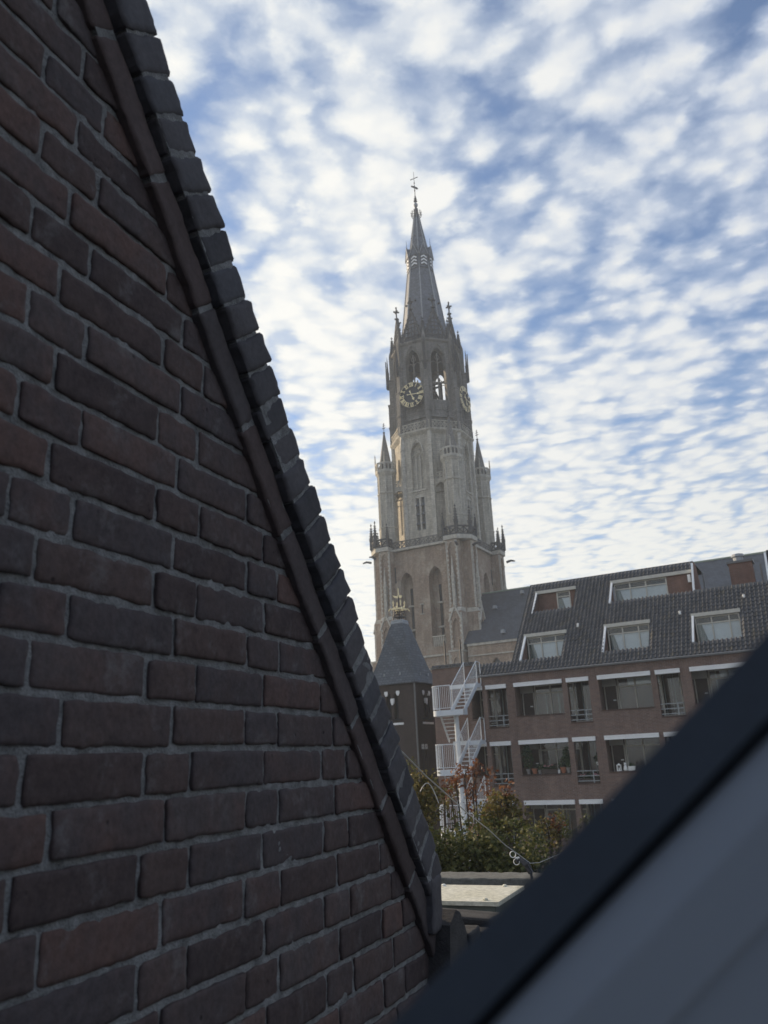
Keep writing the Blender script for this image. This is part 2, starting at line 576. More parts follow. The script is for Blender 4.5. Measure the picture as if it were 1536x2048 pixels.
fill = MB()
n_part = 0
for k in range(-8, 40):
    zc = (bed(k) + bed(k + 1)) / 2
    par = (k % 2 == 0)
    lim = A0 + AS * zc + 0.0
    joints = []
    for c in range(-2, 6):
        base = c * 0.504
        joints += [base + v for v in ((0.181, 0.387, 0.491) if par else (0.127, 0.231, 0.437))]
    joints = [j + rnd.uniform(-0.006, 0.006) for j in sorted(joints)]
    for a, b in zip(joints, joints[1:]):
        if a > lim - 0.03 or b < -0.5:
            continue
        b = min(b, lim)
        ln = b - a - rnd.uniform(0.006, 0.010)
        cx = (a + b) / 2
        hgt = 0.0625 - rnd.uniform(0.0075, 0.0115)
        head = ln < 0.13
        me = rnd.choice(headers if head else stretchers)
        near = cx > 0.50 and zc > -0.80 and zc < 1.30
        sx, sz = ln / (0.094 if head else 0.2), hgt / 0.05
        dz, dy, ry = rnd.uniform(-0.0012, 0.0012), rnd.uniform(-0.002, 0.002), rnd.uniform(-0.006, 0.006)
        if near and n_part < 300:
            o = put('brick', me, gable, (cx, dy, zc + dz))
            o.scale = (sx, 1, sz)
            o.rotation_euler = (0, ry, 0)
            n_part += 1
        else:
            fill.box(a + 0.005, b - 0.005, dy, 0.03, zc - hgt / 2, zc + hgt / 2)
tag(fill.build('brickwork', m_brick, gable), kind='stuff')

# mortar: an uneven bed a few millimetres behind the brick faces, standing proud here and there
mb = MB()
step = 0.0095
x0, x1, z0, z1 = -0.6, 2.25, -1.1, 1.5
NX, NZ = int((x1 - x0) / step), int((z1 - z0) / step)
idx = {}
for j in range(NZ + 1):
    z = z0 + j * step
    for i in range(NX + 1):
        x = x0 + i * step
        if x > A0 + AS * z + 0.02:
            continue
        p = Vector((x, 0, z))
        y = 0.0045 + noise.noise(p * 9) * 0.0014 + noise.noise(p * 38) * 0.0018 + noise.noise(p * 95) * 0.0018
        idx[(i, j)] = len(mb.v)
        mb.v.append((x, y, z))
for (i, j), a in idx.items():
    b, c, d = idx.get((i + 1, j)), idx.get((i + 1, j + 1)), idx.get((i, j + 1))
    if None not in (b, c, d):
        mb.f.append((a, b, c, d))
mb.build('mortar_bed', m_mortar, gable, smooth=True)
core = MB()
poly = [(-1.2, -1.6), (-1.2, 2.05)]
sl = 0.629
poly += [((1.56 - 2.05) / 1.0 + 0.0, 2.05), (2.02, -0.62), (2.02, -1.6)]
poly[2] = (1.57 + AS * 2.05, 2.05)
poly[3] = (1.57 + AS * (-0.55), -0.55)
poly[4] = (1.57 + AS * (-0.55), -1.6)
core.prism(poly, 0.022, 0.24)
core.build('wall_core', m_mortar, gable)

# rake frame: t runs down the slope, n stands square to it in the plane of the wall
RK = math.atan2(1, -AS)                    # slope of the gable, about 51 degrees
td = Vector((cos(RK), 0, -sin(RK)))
nd = Vector((sin(RK), 0, cos(RK)))
P0 = Vector((A0 + AS * 1.9, 0, 1.9))       # point on the foot line high up, out of frame


def rake(o, t, n, y):
    o.location = P0 + td * t + nd * n + Vector((0, y, 0))
    o.rotation_euler = (0, RK, 0)


TL = (1.9 + 0.30) / sin(RK)                # slope length down to the shoulder
band_me = [block_mesh('band_brick', m_band, 40 + s, 0.208, 0.056, 0.05, 16, 7, edge=0.003, rnd_r=0.005) for s in range(5)]
t = 0.0
while t < TL - 0.05:
    o = put('band_brick', rnd.choice(band_me), gable)
    rake(o, t + 0.103, 0.006, -0.014 + rnd.uniform(-0.002, 0.002))
    o.scale = (rnd.uniform(0.97, 0.995), 1, rnd.uniform(0.97, 1.02))
    t += 0.2125
cope_me = [block_mesh('coping_brick', m_cope, 60 + s, 0.0565, 0.096, 0.29, 7, 10, edge=0.003, rnd_r=0.006) for s in range(7)]
t = 0.0
while t < TL:
    o = put('coping_brick', rnd.choice(cope_me), gable)
    rake(o, t + 0.03, 0.084 + rnd.uniform(-0.004, 0.004), -0.030 + rnd.uniform(-0.003, 0.003))
    o.rotation_euler = (0, RK + rnd.uniform(-0.03, 0.03), rnd.uniform(-0.015, 0.015))
    o.scale = (rnd.uniform(0.95, 1.03), 1, rnd.uniform(0.97, 1.03))
    t += 0.0622
mm = MB()
for tt, n0, n1, y in ((0, -0.017, 0.03, -0.0105), (0, 0.042, 0.122, -0.0262)):
    a, b = P0 + nd * n0, P0 + nd * n1
    e = td * TL
    yb = 0.25
    for pa, pb in ((a, b),):
        v = [pa, pb, pb + e, pa + e]
        mm.add([(q.x, y, q.z) for q in v] + [(q.x, yb, q.z) for q in v], [(0, 1, 2, 3), (4, 7, 6, 5), (0, 4, 5, 1), (1, 5, 6, 2), (2, 6, 7, 3), (3, 7, 4, 0)])
mm.build('coping_mortar', m_mortar, gable)
# shoulder where the slope ends: a brick on end and stepped brick caps
for cx, cz, sx, sz, y, ry in ((1.885, -0.315, 1.15, 1.25, -0.03, 0.02),):
    o = put('shoulder_brick', cope_me[2], gable, (cx, y, cz))
    o.scale = (sx, 0.95, sz)
    o.rotation_euler = (0, ry, 0)
kn = MB()
pts = [(1.85, -0.62), (1.90, -0.36), (1.945, -0.335), (1.975, -0.345), (2.00, -0.375), (2.03, -0.42), (2.035, -0.62)]
kn.prism(pts, -0.05, 0.18)
kn.build('kneeler_stone', mat_plain('dark_kneeler', (0.05, 0.047, 0.046), 0.9, 0.35, 25, 0.5), gable)  # dark tone close to that of the cap bricks

stub = thing('low_wall', 'low dark brick wall with brick caps at the foot of the gable', 'wall', (gbase.x, gbase.y, H), R(90 - GA))
sb = MB()
sb.box(1.85, 2.62, -0.02, 0.2, -1.5, -0.49)
sb.build('wall_body', mat_brickwork('low_wall_brick', (0.06, 0.045, 0.04), (0.045, 0.036, 0.034), (0.10, 0.10, 0.095)), stub)
m_cap = mat_plain('dark_cap_brick', (0.045, 0.043, 0.043), 0.9, 0.35, 30, 0.5)  # darker tone than the coping bricks
cap_me = [block_mesh('cap_brick', m_cap, 80 + q, 0.0565, 0.096, 0.29, 7, 10, edge=0.003, rnd_r=0.007) for q in range(2)]
for i, (cx, cz, w) in enumerate(((2.055, -0.425, 0.075), (2.135, -0.44, 0.07), (2.23, -0.425, 0.10), (2.33, -0.462, 0.09), (2.43, -0.468, 0.09))):
    o = put('cap_brick', cap_me[i % 2], stub, (cx, -0.06, cz))
    o.scale = (w / 0.0545, 0.85, 0.62)
    o.rotation_euler = (rnd.uniform(-0.05, 0.05), rnd.uniform(-0.06, 0.06), rnd.uniform(-0.05, 0.05))

# ------------------------------------------------------------------ roof under the camera and the flat roof beyond it
GM = Matrix.Translation((0, 0, H)) @ Matrix.Rotation(R(90 - GA), 4, 'Z')      # x along the gable, y = -N


def gloc(u, n, z):
    p = GU * u + GN * n
    return (p.x, p.y, H + z)


m_tile_dark = mat_plain('dark_roof_tile', (0.05, 0.045, 0.045), 0.7, 0.3, 8)
rs = MB(GM)
th = math.atan(1.235)
for i in range(14):                        # lapped courses of flat tiles
    u0, u1 = 0.42 - i * 0.19, 0.42 - (i + 1) * 0.19 - 0.05
    za, zb = -1.113 - 1.235 * u0 + 0.02, -1.113 - 1.235 * u1 - 0.012
    rs.add([(u0, 0.70, za), (u0, -5, za), (u1, -5, zb), (u1, 0.70, zb), (u0, 0.70, za - 0.05), (u0, -5, za - 0.05), (u1, -5, zb - 0.05), (u1, 0.70, zb - 0.05)],
           [(0, 1, 2, 3), (4, 7, 6, 5), (0, 4, 5, 1), (1, 5, 6, 2), (2, 6, 7, 3), (3, 7, 4, 0)])
tag(rs.build('roof_slope', m_tile_dark), 'steep dark tiled roof slope below the window', kind='structure')
fr = MB(GM)
fr.box(-0.2, 4.72, -6.0, 4.5, -7.58, -1.5)
tag(fr.build('flat_roof', mat_plain('roofing_felt', (0.045, 0.047, 0.05), 0.9, 0.3, 3)), 'dark felted flat roof of the lower annex', kind='structure')

pw = thing('parapet_wall', 'dark parapet wall with a pitted grey concrete coping in front of the leafy trees', 'wall')
b = MB(GM)
b.box(4.84, 5.04, -5.9, 4.4, -7.58, -0.745)
b.build('wall_body', mat_brickwork('parapet_brick', (0.05, 0.042, 0.04), (0.04, 0.036, 0.036), (0.09, 0.09, 0.085)), pw)
m_conc = mat_random('old_concrete', [(0, (0.11, 0.11, 0.10)), (1, (0.16, 0.16, 0.15))], 0.95, 45.0, 0.4, 0.9, 0.006)
cop = block_mesh('coping_slab', m_conc, 91, 1.97, 0.25, 0.085, 70, 14, edge=0.006, face=0.002, rnd_r=0.008)
for i in range(5):
    o = put('coping_slab', cop, pw)
    p = Vector(gloc(4.935, -4.9 + i * 1.98, -0.66))
    o.matrix_local = Matrix.Translation(p) @ Matrix(((GN.x, 0, GU.x, 0), (GN.y, 0, GU.y, 0), (0, -1, 0, 0), (0, 0, 0, 1)))

hb = thing('roof_box', 'metal service box with a pale stained lid on the flat roof', 'box', gloc(4.03, -1.52, -1.5), R(90 - GA))
m_lid = mat_random('pale_lid', [(0, (0.52, 0.50, 0.40)), (0.6, (0.72, 0.71, 0.64)), (1, (0.78, 0.77, 0.72))], 0.75, 34.0, 0.38, 0.3, 0.003)
m_boxside = mat_plain('box_metal', (0.10, 0.115, 0.105), 0.6, 0.3, 5, stretch=(1, 1, 0.3))
m_rust = mat_plain('rusty_panel', (0.10, 0.05, 0.03), 0.8, 0.4, 6)
b = MB()
b.box(-0.215, 0.215, -0.37, 0.40, 0.0, 0.862)
b.build('body', m_boxside, hb)
b = MB()
b.box(-0.226, -0.217, -0.36, -0.14, 0.05, 0.80)
b.build('front_panel', m_rust, hb)
b = MB()
b.box(-0.235, 0.235, -0.39, 0.42, 0.864, 0.882)
lid = b.build('lid', m_lid, hb)
for px, py in ((-0.2, -0.32), (0.2, -0.30), (0.2, 0.33), (-0.2, 0.05), (0.19, 0.02)):
    b = MB()
    b.lathe([(0.012, 0.882), (0.012, 0.888), (0.007, 0.892)], 8, px, py)
    b.build('lid_bolt', m_lid, hb)

# ------------------------------------------------------------------ open sash of the roof window, close to the lens
ex = Vector((0.72649, -0.20497, 0.65589))
ez = Vector((0.0, -0.95448, -0.298275))
ey = ez.cross(ex)
tilt = Matrix.Rotation(R(0), 3, ex)
X, Y, Z = -ex, tilt @ -ey, tilt @ ez
so = Vector((0.0464, 0.2140, H - 0.01428)) + Y * 0.0018
sash = thing('roof_window', 'open roof window sash with a dark frame and grey blue panel close to the lens', 'window')
sash.matrix_world = Matrix(((X.x, Y.x, Z.x, so.x), (X.y, Y.y, Z.y, so.y), (X.z, Y.z, Z.z, so.z), (0, 0, 0, 1)))
m_rail = mat_plain('sash_frame_paint', (0.140, 0.170, 0.210), 0.55, 0.08, 30, 0.05)
m_rub = mat_plain('black_gasket', (0.016, 0.020, 0.026), 0.6, 0.1, 40, 0.05)
m_clad = mat_plain('grey_cladding', (0.60, 0.67, 0.75), 0.5, 0.03, 3.0, 0.02, spec=0.4, stretch=(1, 3, 1))
LX0, LX1 = -0.62, 0.58
b = MB()
sec = [(0.0, 0.0), (0.0148, 0.0), (0.028, -0.024), (0.022, -0.024), (0.001, -0.002)]
b.prism(sec, LX0, LX1)
b.v = [(y, x, z) for x, y, z in b.v]
b.build('frame_rail', m_rail, sash)
b = MB()
b.tube([(LX0, 0.0170, -0.002), (LX1, 0.0170, -0.002)], 0.0022, 8)
b.build('gasket', m_rub, sash, smooth=True)
b = MB()
b.prism([(0.0, -0.004), (0.001, -0.002), (0.012, 0.0015), (0.03, 0.0015), (0.033, -0.001), (0.8, -0.001), (0.8, -0.024), (0.011, -0.024)], LX0, LX1)
b.M = Matrix.Identity(4)
b.v = [(y, 0.0186 + x, z) for x, y, z in b.v]
b.build('cover_panel', m_clad, sash)
# ------------------------------------------------------------------ church tower
TRZ = R(-28.44)
FD = Vector((0.87931631, -0.4762382, 0))
FN = Vector((0.4762382, 0.87931631, 0))
TX, TY = 119.4 * sin(R(3.92)), 119.4 * cos(R(3.92))
m_tbrick = mat_brickwork('tower_brick', (0.33, 0.235, 0.165), (0.20, 0.145, 0.11), (0.44, 0.39, 0.33), 0.24, 0.075, 0.55, (0.56, 0.49, 0.40), 0.6, 0.33, 0.45)
m_stone = mat_ashlar('pale_stone', (0.64, 0.595, 0.50), (0.19, 0.172, 0.145), 0.75, 0.34, 0.85, 0.7)
m_trim = mat_ashlar('trim_stone', (0.70, 0.66, 0.57), (0.24, 0.225, 0.2), 0.6, 0.3, 0.5, 0.9, 0.7)
m_dstone = mat_ashlar('blackened_stone', (0.30, 0.285, 0.26), (0.07, 0.07, 0.07), 0.75, 0.34, 0.85, 0.6)
m_black = mat_plain('sooty_stone', (0.075, 0.075, 0.078), 0.9, 0.45, 1.6, 0.5, 0.05)
m_dark = mat_plain('dark_interior', (0.025, 0.026, 0.028), 0.9, 0.2, 2)
m_spire = mat_slate('spire_slate', (0.105, 0.118, 0.145), 0.3, 0.4, 0.22)
m_lead = mat_plain('lead_ridge', (0.30, 0.32, 0.34), 0.5, 0.2, 3)
m_iron = mat_plain('dark_iron', (0.045, 0.045, 0.05), 0.5, 0.2, 5)
m_gold = mat_plain('gilded_metal', (0.95, 0.79, 0.48), 0.35, 0.08, 8, 0.05, metal=0.0, spec=0.5)
m_white = mat_plain('white_paint', (0.78, 0.79, 0.79), 0.5, 0.06, 5, 0.05)
m_louv = mat_plain('louvre_slate', (0.12, 0.13, 0.145), 0.6, 0.2, 4)

m_dial_dark = mat_plain('belfry_gloom', (0.030, 0.036, 0.050), 0.6, 0.2, 4)  # colour imitates the unlit belfry interior
tower = thing('church_tower', 'tall gothic church tower with a dark spire and a gilded clock dial', 'church tower', (TX, TY, 0), TRZ)

# lower stage: brick shaft with deep lancets
lw, bk, sl_ = MB(), MB(), MB()
for k in range(4):
    lw.M = bk.M = sl_.M = rotz(90 * k)
    wall(lw, -6.5, 6.5, 0, 37.45, -6.5, [(1.04, 3.14, 23.0, 32.7, 34.2), (-3.56, -1.54, 23.0, 32.5, 34.0)], 1.5, bk, 12)
    for cx in (2.09, -2.55):
        bk.box(cx - 0.75, cx - 0.24, -5.06, -4.97, 23.0, 32.4)
        bk.box(cx + 0.24, cx + 0.75, -5.06, -4.97, 23.0, 32.4)
        for zz in (25.5, 29.0):
            sl_.box(cx - 0.5, cx + 0.42, -5.35, -4.95, zz, zz + 0.25)
        sl_.box(cx - 0.95, cx + 0.95, -6.35, -5.2, 22.55, 23.9)
        for q in range(6):
            sl_.box(cx - 0.85 + q * 0.3, cx - 0.70 + q * 0.3, -6.62, -6.4, 22.7, 24.1)
        sl_.box(cx - 0.98, cx + 0.98, -6.64, -6.38, 24.05, 24.2)
    sl_.box(-6.5, 6.5, -6.72, -6.45, 21.35, 21.6)
    sl_.box(-6.5, 6.5, -6.68, -6.45, 19.6, 19.8)
    for cx, zz in ((-0.25, 27.5), (-0.25, 28.9)):
        sl_.box(cx - 0.30, cx + 0.30, -6.62, -6.45, zz, zz + 0.16)
lw.build('brick_shaft', m_tbrick, tower)
bk.build('lancet_infill', m_tbrick, tower)
sl_.build_each('string_course', m_trim, tower)
slit, anc = MB(), MB()
for k in range(4):
    slit.M = anc.M = rotz(90 * k)
    for cx in (2.09, -2.55):
        slit.box(cx - 0.2, cx + 0.2, -5.04, -4.96, 24.2, 31.8)
    anc.beam((-0.25, -6.6, 27.6), (-0.25, -6.6, 29.0), 0.10)
    for cx in (4.35, -4.3):
        anc.box(cx - 0.1, cx + 0.1, -6.56, -6.45, 32.6, 35.0)
slit.build_each('lancet_slit', m_dark, tower)
anc.build_each('wall_anchor', m_iron, tower)


def quoins(mb, x, y, z0, z1, dirx, w=0.34, n_h=0.36):
    z, i = z0, 0
    while z < z1:
        ww = w if i % 2 else w * 0.55
        xa, xb = (x, x + ww * dirx)
        mb.box(min(xa, xb), max(xa, xb), y - 0.025, y + 0.2, z, z + n_h * 0.92)
        z += n_h
        i += 1


bme = []
bb, bp, bq = MB(), MB(), MB()
# one buttress: local x centre 0, y = 0 at the shaft wall, out towards -y
wall(bb, -0.86, 0.86, 27.0, 37.3, -1.45, [(-0.5, 0.5, 28.2, 36.0, 36.9)], 0.28, bb, 8)
bb.quad((-0.86, -1.45, 27.0), (-0.86, 0, 27.0), (-0.86, 0, 37.3), (-0.86, -1.45, 37.3))
bb.quad((0.86, -1.45, 27.0), (0.86, 0, 27.0), (0.86, 0, 37.3), (0.86, -1.45, 37.3))
wall(bb, -0.92, 0.92, 21.6, 27.0, -1.8, [(-0.52, 0.52, 22.0, 25.0, 26.0)], 0.25, bb, 8)
for s in (-1, 1):
    bb.quad((0.92 * s, -1.8, 21.6), (0.92 * s, 0, 21.6), (0.92 * s, 0, 27.0), (0.92 * s, -1.8, 27.0))
wall(bb, -1.0, 1.0, 0, 21.5, -2.5, [(-0.5, 0.5, 8.0, 19.6, 20.6)], 0.25, bb, 8)
for s in (-1, 1):
    bb.quad((1.0 * s, -2.5, 0), (1.0 * s, 0, 0), (1.0 * s, 0, 21.5), (1.0 * s, -2.5, 21.5))
bq.box(-1.06, 1.06, -2.6, 0, 21.4, 21.62)
bq.add([(-0.92, -1.8, 27.0), (0.92, -1.8, 27.0), (0.88, -1.43, 27.6), (-0.88, -1.43, 27.6), (-0.92, 0, 27.0), (0.92, 0, 27.0), (0.88, 0, 27.6), (-0.88, 0, 27.6)],
       [(0, 1, 2, 3), (0, 3, 7, 4), (1, 5, 6, 2)])
# gablet over the lower panel
for s in (-1, 1):
    bq.beam((0.98 * s, -1.87, 25.6), (0, -1.87, 27.75), 0.18, 0.22)
bq.beam((0, -1.85, 27.5), (0, -1.85, 28.5), 0.16)
# slender pinnacle standing against the upper panel
bq.box(-0.2, 0.2, -1.77, -1.37, 27.6, 31.9)
bq.box(-0.27, 0.27, -1.83, -1.35, 31.8, 32.0)
bq.lathe([(0.26, 32.0), (0.03, 34.9)], 4, 0, -1.57, pi / 4)
z = 28.2
while z < 31.6:
    bq.box(-0.24, 0.24, -1.81, -1.37, z, z + 0.12)
    z += 0.55
for s in (-1, 1):
    quoins(bq, 0.87 * s, -1.45, 27.7, 37.2, -s, 0.32, 0.34)
    quoins(bq, 0.93 * s, -1.8, 21.7, 26.6, -s, 0.34, 0.34)
    quoins(bq, 1.01 * s, -2.5, 3.0, 21.3, -s, 0.36, 0.36)
bmesh_brick = bb.build('buttress', m_tbrick, tower)
bmesh_trim = bq.build('buttress_trim', m_trim, bmesh_brick)
first = True
for k in range(4):
    for cx in (5.55, -5.3):
        if first:
            o, q = bmesh_brick, bmesh_trim
            first = False
        else:
            o, q = bmesh_brick.copy(), bmesh_trim.copy()
            COL.objects.link(o)
            COL.objects.link(q)
            o.parent = tower
            q.parent = o
        o.matrix_local = rotz(90 * k) @ Matrix.Translation((cx, -6.5, 0))


def lattice(mb, p, q, h, t=0.14, bay=0.75, solid=0.16):
    """pierced stone railing from p to q (x, y, z at its foot)"""
    p, q = Vector(p), Vector(q)
    L = (q - p).length
    n = max(1, round(L / bay))
    mb.beam(p + Vector((0, 0, solid / 2)), q + Vector((0, 0, solid / 2)), t, solid)
    mb.beam(p + Vector((0, 0, h - solid / 2)), q + Vector((0, 0, h - solid / 2)), t * 1.35, solid)
    for i in range(n):
        a = p + (q - p) * (i / n)
        b = p + (q - p) * ((i + 1) / n)
        lo, hi = Vector((0, 0, solid)), Vector((0, 0, h - solid))
        mb.beam(a + lo, b + hi, t * 0.8, 0.10)
        mb.beam(a + hi, b + lo, t * 0.8, 0.10)
        mb.beam(a + lo, a + hi, t, 0.10)
    mb.beam(q + Vector((0, 0, 0)), q + Vector((0, 0, h)), t * 1.5, 0.16)


pm = MB()
# crocketed pinnacle of unit height
pm.box(-0.07, 0.07, -0.07, 0.07, 0, 0.36)
pm.box(-0.085, 0.085, -0.085, 0.085, 0.34, 0.38)
pm.lathe([(0.095, 0.38), (0.012, 0.88)], 4, 0, 0, pi / 4)
for zz, rr in ((0.42, 0.105), (0.52, 0.09), (0.62, 0.072), (0.72, 0.056), (0.80, 0.045)):
    for a in range(4):
        an = pi / 4 + a * pi / 2
        pm.M = Matrix.Translation((rr * cos(an), rr * sin(an), zz))
        pm.lathe([(0.005, -0.02), (0.026, 0.0), (0.005, 0.035)], 5)
pm.M = Matrix.Identity(4)
pm.box(-0.012, 0.012, -0.012, 0.012, 0.85, 1.0)
pm.box(-0.045, 0.045, -0.014, 0.014, 0.915, 0.945)
pm.box(-0.014, 0.014, -0.045, 0.045, 0.915, 0.945)
pin0 = pm.build('pinnacle', m_black, tower)
pin_me = pin0.data
used0 = [False]
pin_count = 0


def pinnacle(x, y, z, h, w=1.0, rz=0.0):
    if not used0[0]:
        o = pin0
        used0[0] = True
    else:
        o = pin0.copy()
        COL.objects.link(o)
        o.parent = tower
    o.location = (x, y, z)
    o.scale = (h * w, h * w, h)
    o.rotation_euler = (0, 0, rz)
    return o


# gallery on top of the brick stage, stepping out over the corners
m_rail_st = m_black
for k in range(4):
    rb = MB()
    lattice(rb, (-4.35, -6.75, 37.62), (4.5, -6.75, 37.62), 1.15)
    o = rb.build('balustrade', m_dstone, tower)
    o.rotation_euler = (0, 0, R(90 * k))
    cb = MB()
    a, c = 8.1, 4.55
    pts = [(c, -6.75), (c, -a), (6.6, -a), (a, -6.6), (a, -c), (6.75, -c)]
    for p, q in zip(pts, pts[1:]):
        lattice(cb, (*p, 37.9), (*q, 37.9), 1.35, 0.16, 0.85, 0.22)
    o = cb.build('corner_balustrade', m_rail_st, tower)
    o.rotation_euler = (0, 0, R(90 * k))
    fl = MB()
    fl.add([(x, y, z) for z in (37.3, 37.9) for x, y in [(4.5, -6.4), (4.5, -8.2), (6.62, -8.2), (8.2, -6.62), (8.2, -4.5), (6.4, -4.5)]],
           [(0, 1, 2, 3, 4, 5), (6, 7, 8, 9, 10, 11)] + [(i, (i + 1) % 6, 6 + (i + 1) % 6, 6 + i) for i in range(6)])
    o = fl.build('corner_platform', m_trim, tower)
    o.rotation_euler = (0, 0, R(90 * k))
    for (x, y, h) in ((4.55, -8.1, 3.3), (6.6, -8.1, 4.2), (8.1, -6.6, 4.0), (8.1, -4.55, 3.3)):
        v = rotz(90 * k) @ Vector((x, y, 0))
        pinnacle(v.x, v.y, 38.2, h, 0.74, R(90 * k))
sl2 = MB()
for k in range(4):
    sl2.M = rotz(90 * k)
    sl2.box(-6.9, 6.9, -6.95, -6.4, 37.3, 37.62)
    # dark water spouts
sl2.box(-6.5, 6.5, -6.5, 6.5, 37.2, 37.5)
sl2.build('gallery_cornice', m_trim, tower)
gg = MB()
for k in range(4):
    gg.M = rotz(90 * k)
    for x, y, dx, dy in ((8.3, -6.6, 1, -0.2), (6.6, -8.3, 0.2, -1)):
        gg.tube([(x, y, 36.3), (x + dx * 0.7, y + dy * 0.7, 36.5), (x + dx * 1.3, y + dy * 1.3, 36.35)], [0.2, 0.17, 0.1], 6)
gg.build_each('water_spout', m_black, tower)

# middle stage: pale stone octagon
C8 = cos(R(22.5))
T8 = math.tan(R(22.5))
AP2 = 5.7
W2 = AP2 * T8
st, stb, frm, lou, blind_ = MB(), MB(), MB(), MB(), MB()
for k in range(8):
    M = rotz(45 * k)
    for q in (st, stb, frm, lou):
        q.M = M
    if k % 2 == 0:
        wall(st, -W2, W2, 37.5, 55.9, -AP2, [(-0.95, 0.95, 40.2, 45.3, 45.95), (-1.0, 1.0, 46.6, 52.6, 54.1)], 0.55, stb, 12)
        for x in (-0.98, -0.12, 0.74):
            frm.box(x, x + 0.24, -5.66, -5.2, 40.2, 45.5)
        frm.box(-0.95, 0.95, -5.6, -5.2, 45.3, 46.0)
        for zz in (41.2, 42.65, 44.05):
            for xa, xb in ((-0.79, -0.08), (0.08, 0.79)):
                lou.add([(xa, -5.72, zz), (xb, -5.72, zz), (xb, -5.2, zz + 0.42), (xa, -5.2, zz + 0.42),
                         (xa, -5.72, zz - 0.08), (xb, -5.72, zz - 0.08), (xb, -5.2, zz + 0.34), (xa, -5.2, zz + 0.34)],
                        [(0, 1, 2, 3), (4, 7, 6, 5), (0, 4, 5, 1), (2, 6, 7, 3)])
        # blind tracery
        for x in (-0.36, 0.36):
            frm.box(x - 0.06, x + 0.06, -5.48, -5.15, 46.6, 51.8)
        for x in (-0.68, 0.0, 0.68):
            pts = [(x + 0.34 * cos(a), -5.38, 51.8 + 0.5 * sin(a)) for a in [i * pi / 8 for i in range(9)]]
            frm.tube(pts, 0.06, 4)
        frm.tube([(0.42 * cos(a), -5.38, 52.9 + 0.42 * sin(a)) for a in [i * pi / 8 for i in range(17)]], 0.06, 4)
        for s in (-1, 1):
            frm.tube([(1.12 * s, -5.78, 52.4), (0.75 * s, -5.78, 53.9), (0, -5.78, 54.7)], 0.09, 5)
        frm.box(-1.25, 1.25, -5.85, -5.6, 46.25, 46.45)
        blind_.M = M
        blind_.box(-1.02, 1.02, -5.24, -5.17, 46.5, 54.3)
    else:
        wall(st, -W2, W2, 37.5, 55.9, -AP2, [(-0.55, 0.55, 40.5, 45.5, 46.4), (-0.55, 0.55, 49.0, 52.0, 52.9)], 0.5, stb, 8)
        frm.box(-0.05, 0.05, -5.6, -5.2, 40.5, 46.2)
    frm.box(W2 - 0.32, W2 + 0.28, -6.0, -5.55, 37.5, 55.7)
    for zz in (43.2, 48.0, 53.2):
        frm.box(W2 - 0.38, W2 + 0.34, -6.06, -5.6, zz, zz + 0.18)
st.build('stone_octagon', m_stone, tower)
blind_.build_each('blind_panel', m_stone, tower)
stb.build('window_recess', m_louv, tower)
frm.build('tracery', m_trim, tower)
lou.build_each('louvre', m_louv, tower)
sc = MB()
r = lambda ap: ap / C8
sc.lathe([(r(5.75), 55.3), (r(6.2), 55.75), (r(6.25), 55.98), (r(5.5), 56.0)], 8, rot=R(22.5))
sc.build('octagon_cornice', m_trim, tower)
for k in range(8):
    rb = MB()
    w = 6.05 * T8
    lattice(rb, (-w, -6.05, 55.98), (w, -6.05, 55.98), 1.3, 0.14, 0.62)
    o = rb.build('balustrade', m_stone, tower)
    o.rotation_euler = (0, 0, R(45 * k))
for k in range(4):                          # little bridges between the octagon and the corner turrets
    for s in (-1, 1):
        rb = MB()
        lattice(rb, (2.3 if s > 0 else -2.3, -5.55, 47.6), (4.75 if s > 0 else -4.75, -5.55, 47.6), 1.1, 0.14, 0.6)
        x0_, x1_ = sorted((2.3 * s, 4.75 * s))
        wall(rb, x0_, x1_, 45.6, 47.7, -5.6, [(x0_ + 0.2, x1_ - 0.2, 45.6, 46.0, 47.1)], 0.5)
        o = rb.build('bridge_balustrade', m_stone, tower)
        o.rotation_euler = (0, 0, R(90 * k))

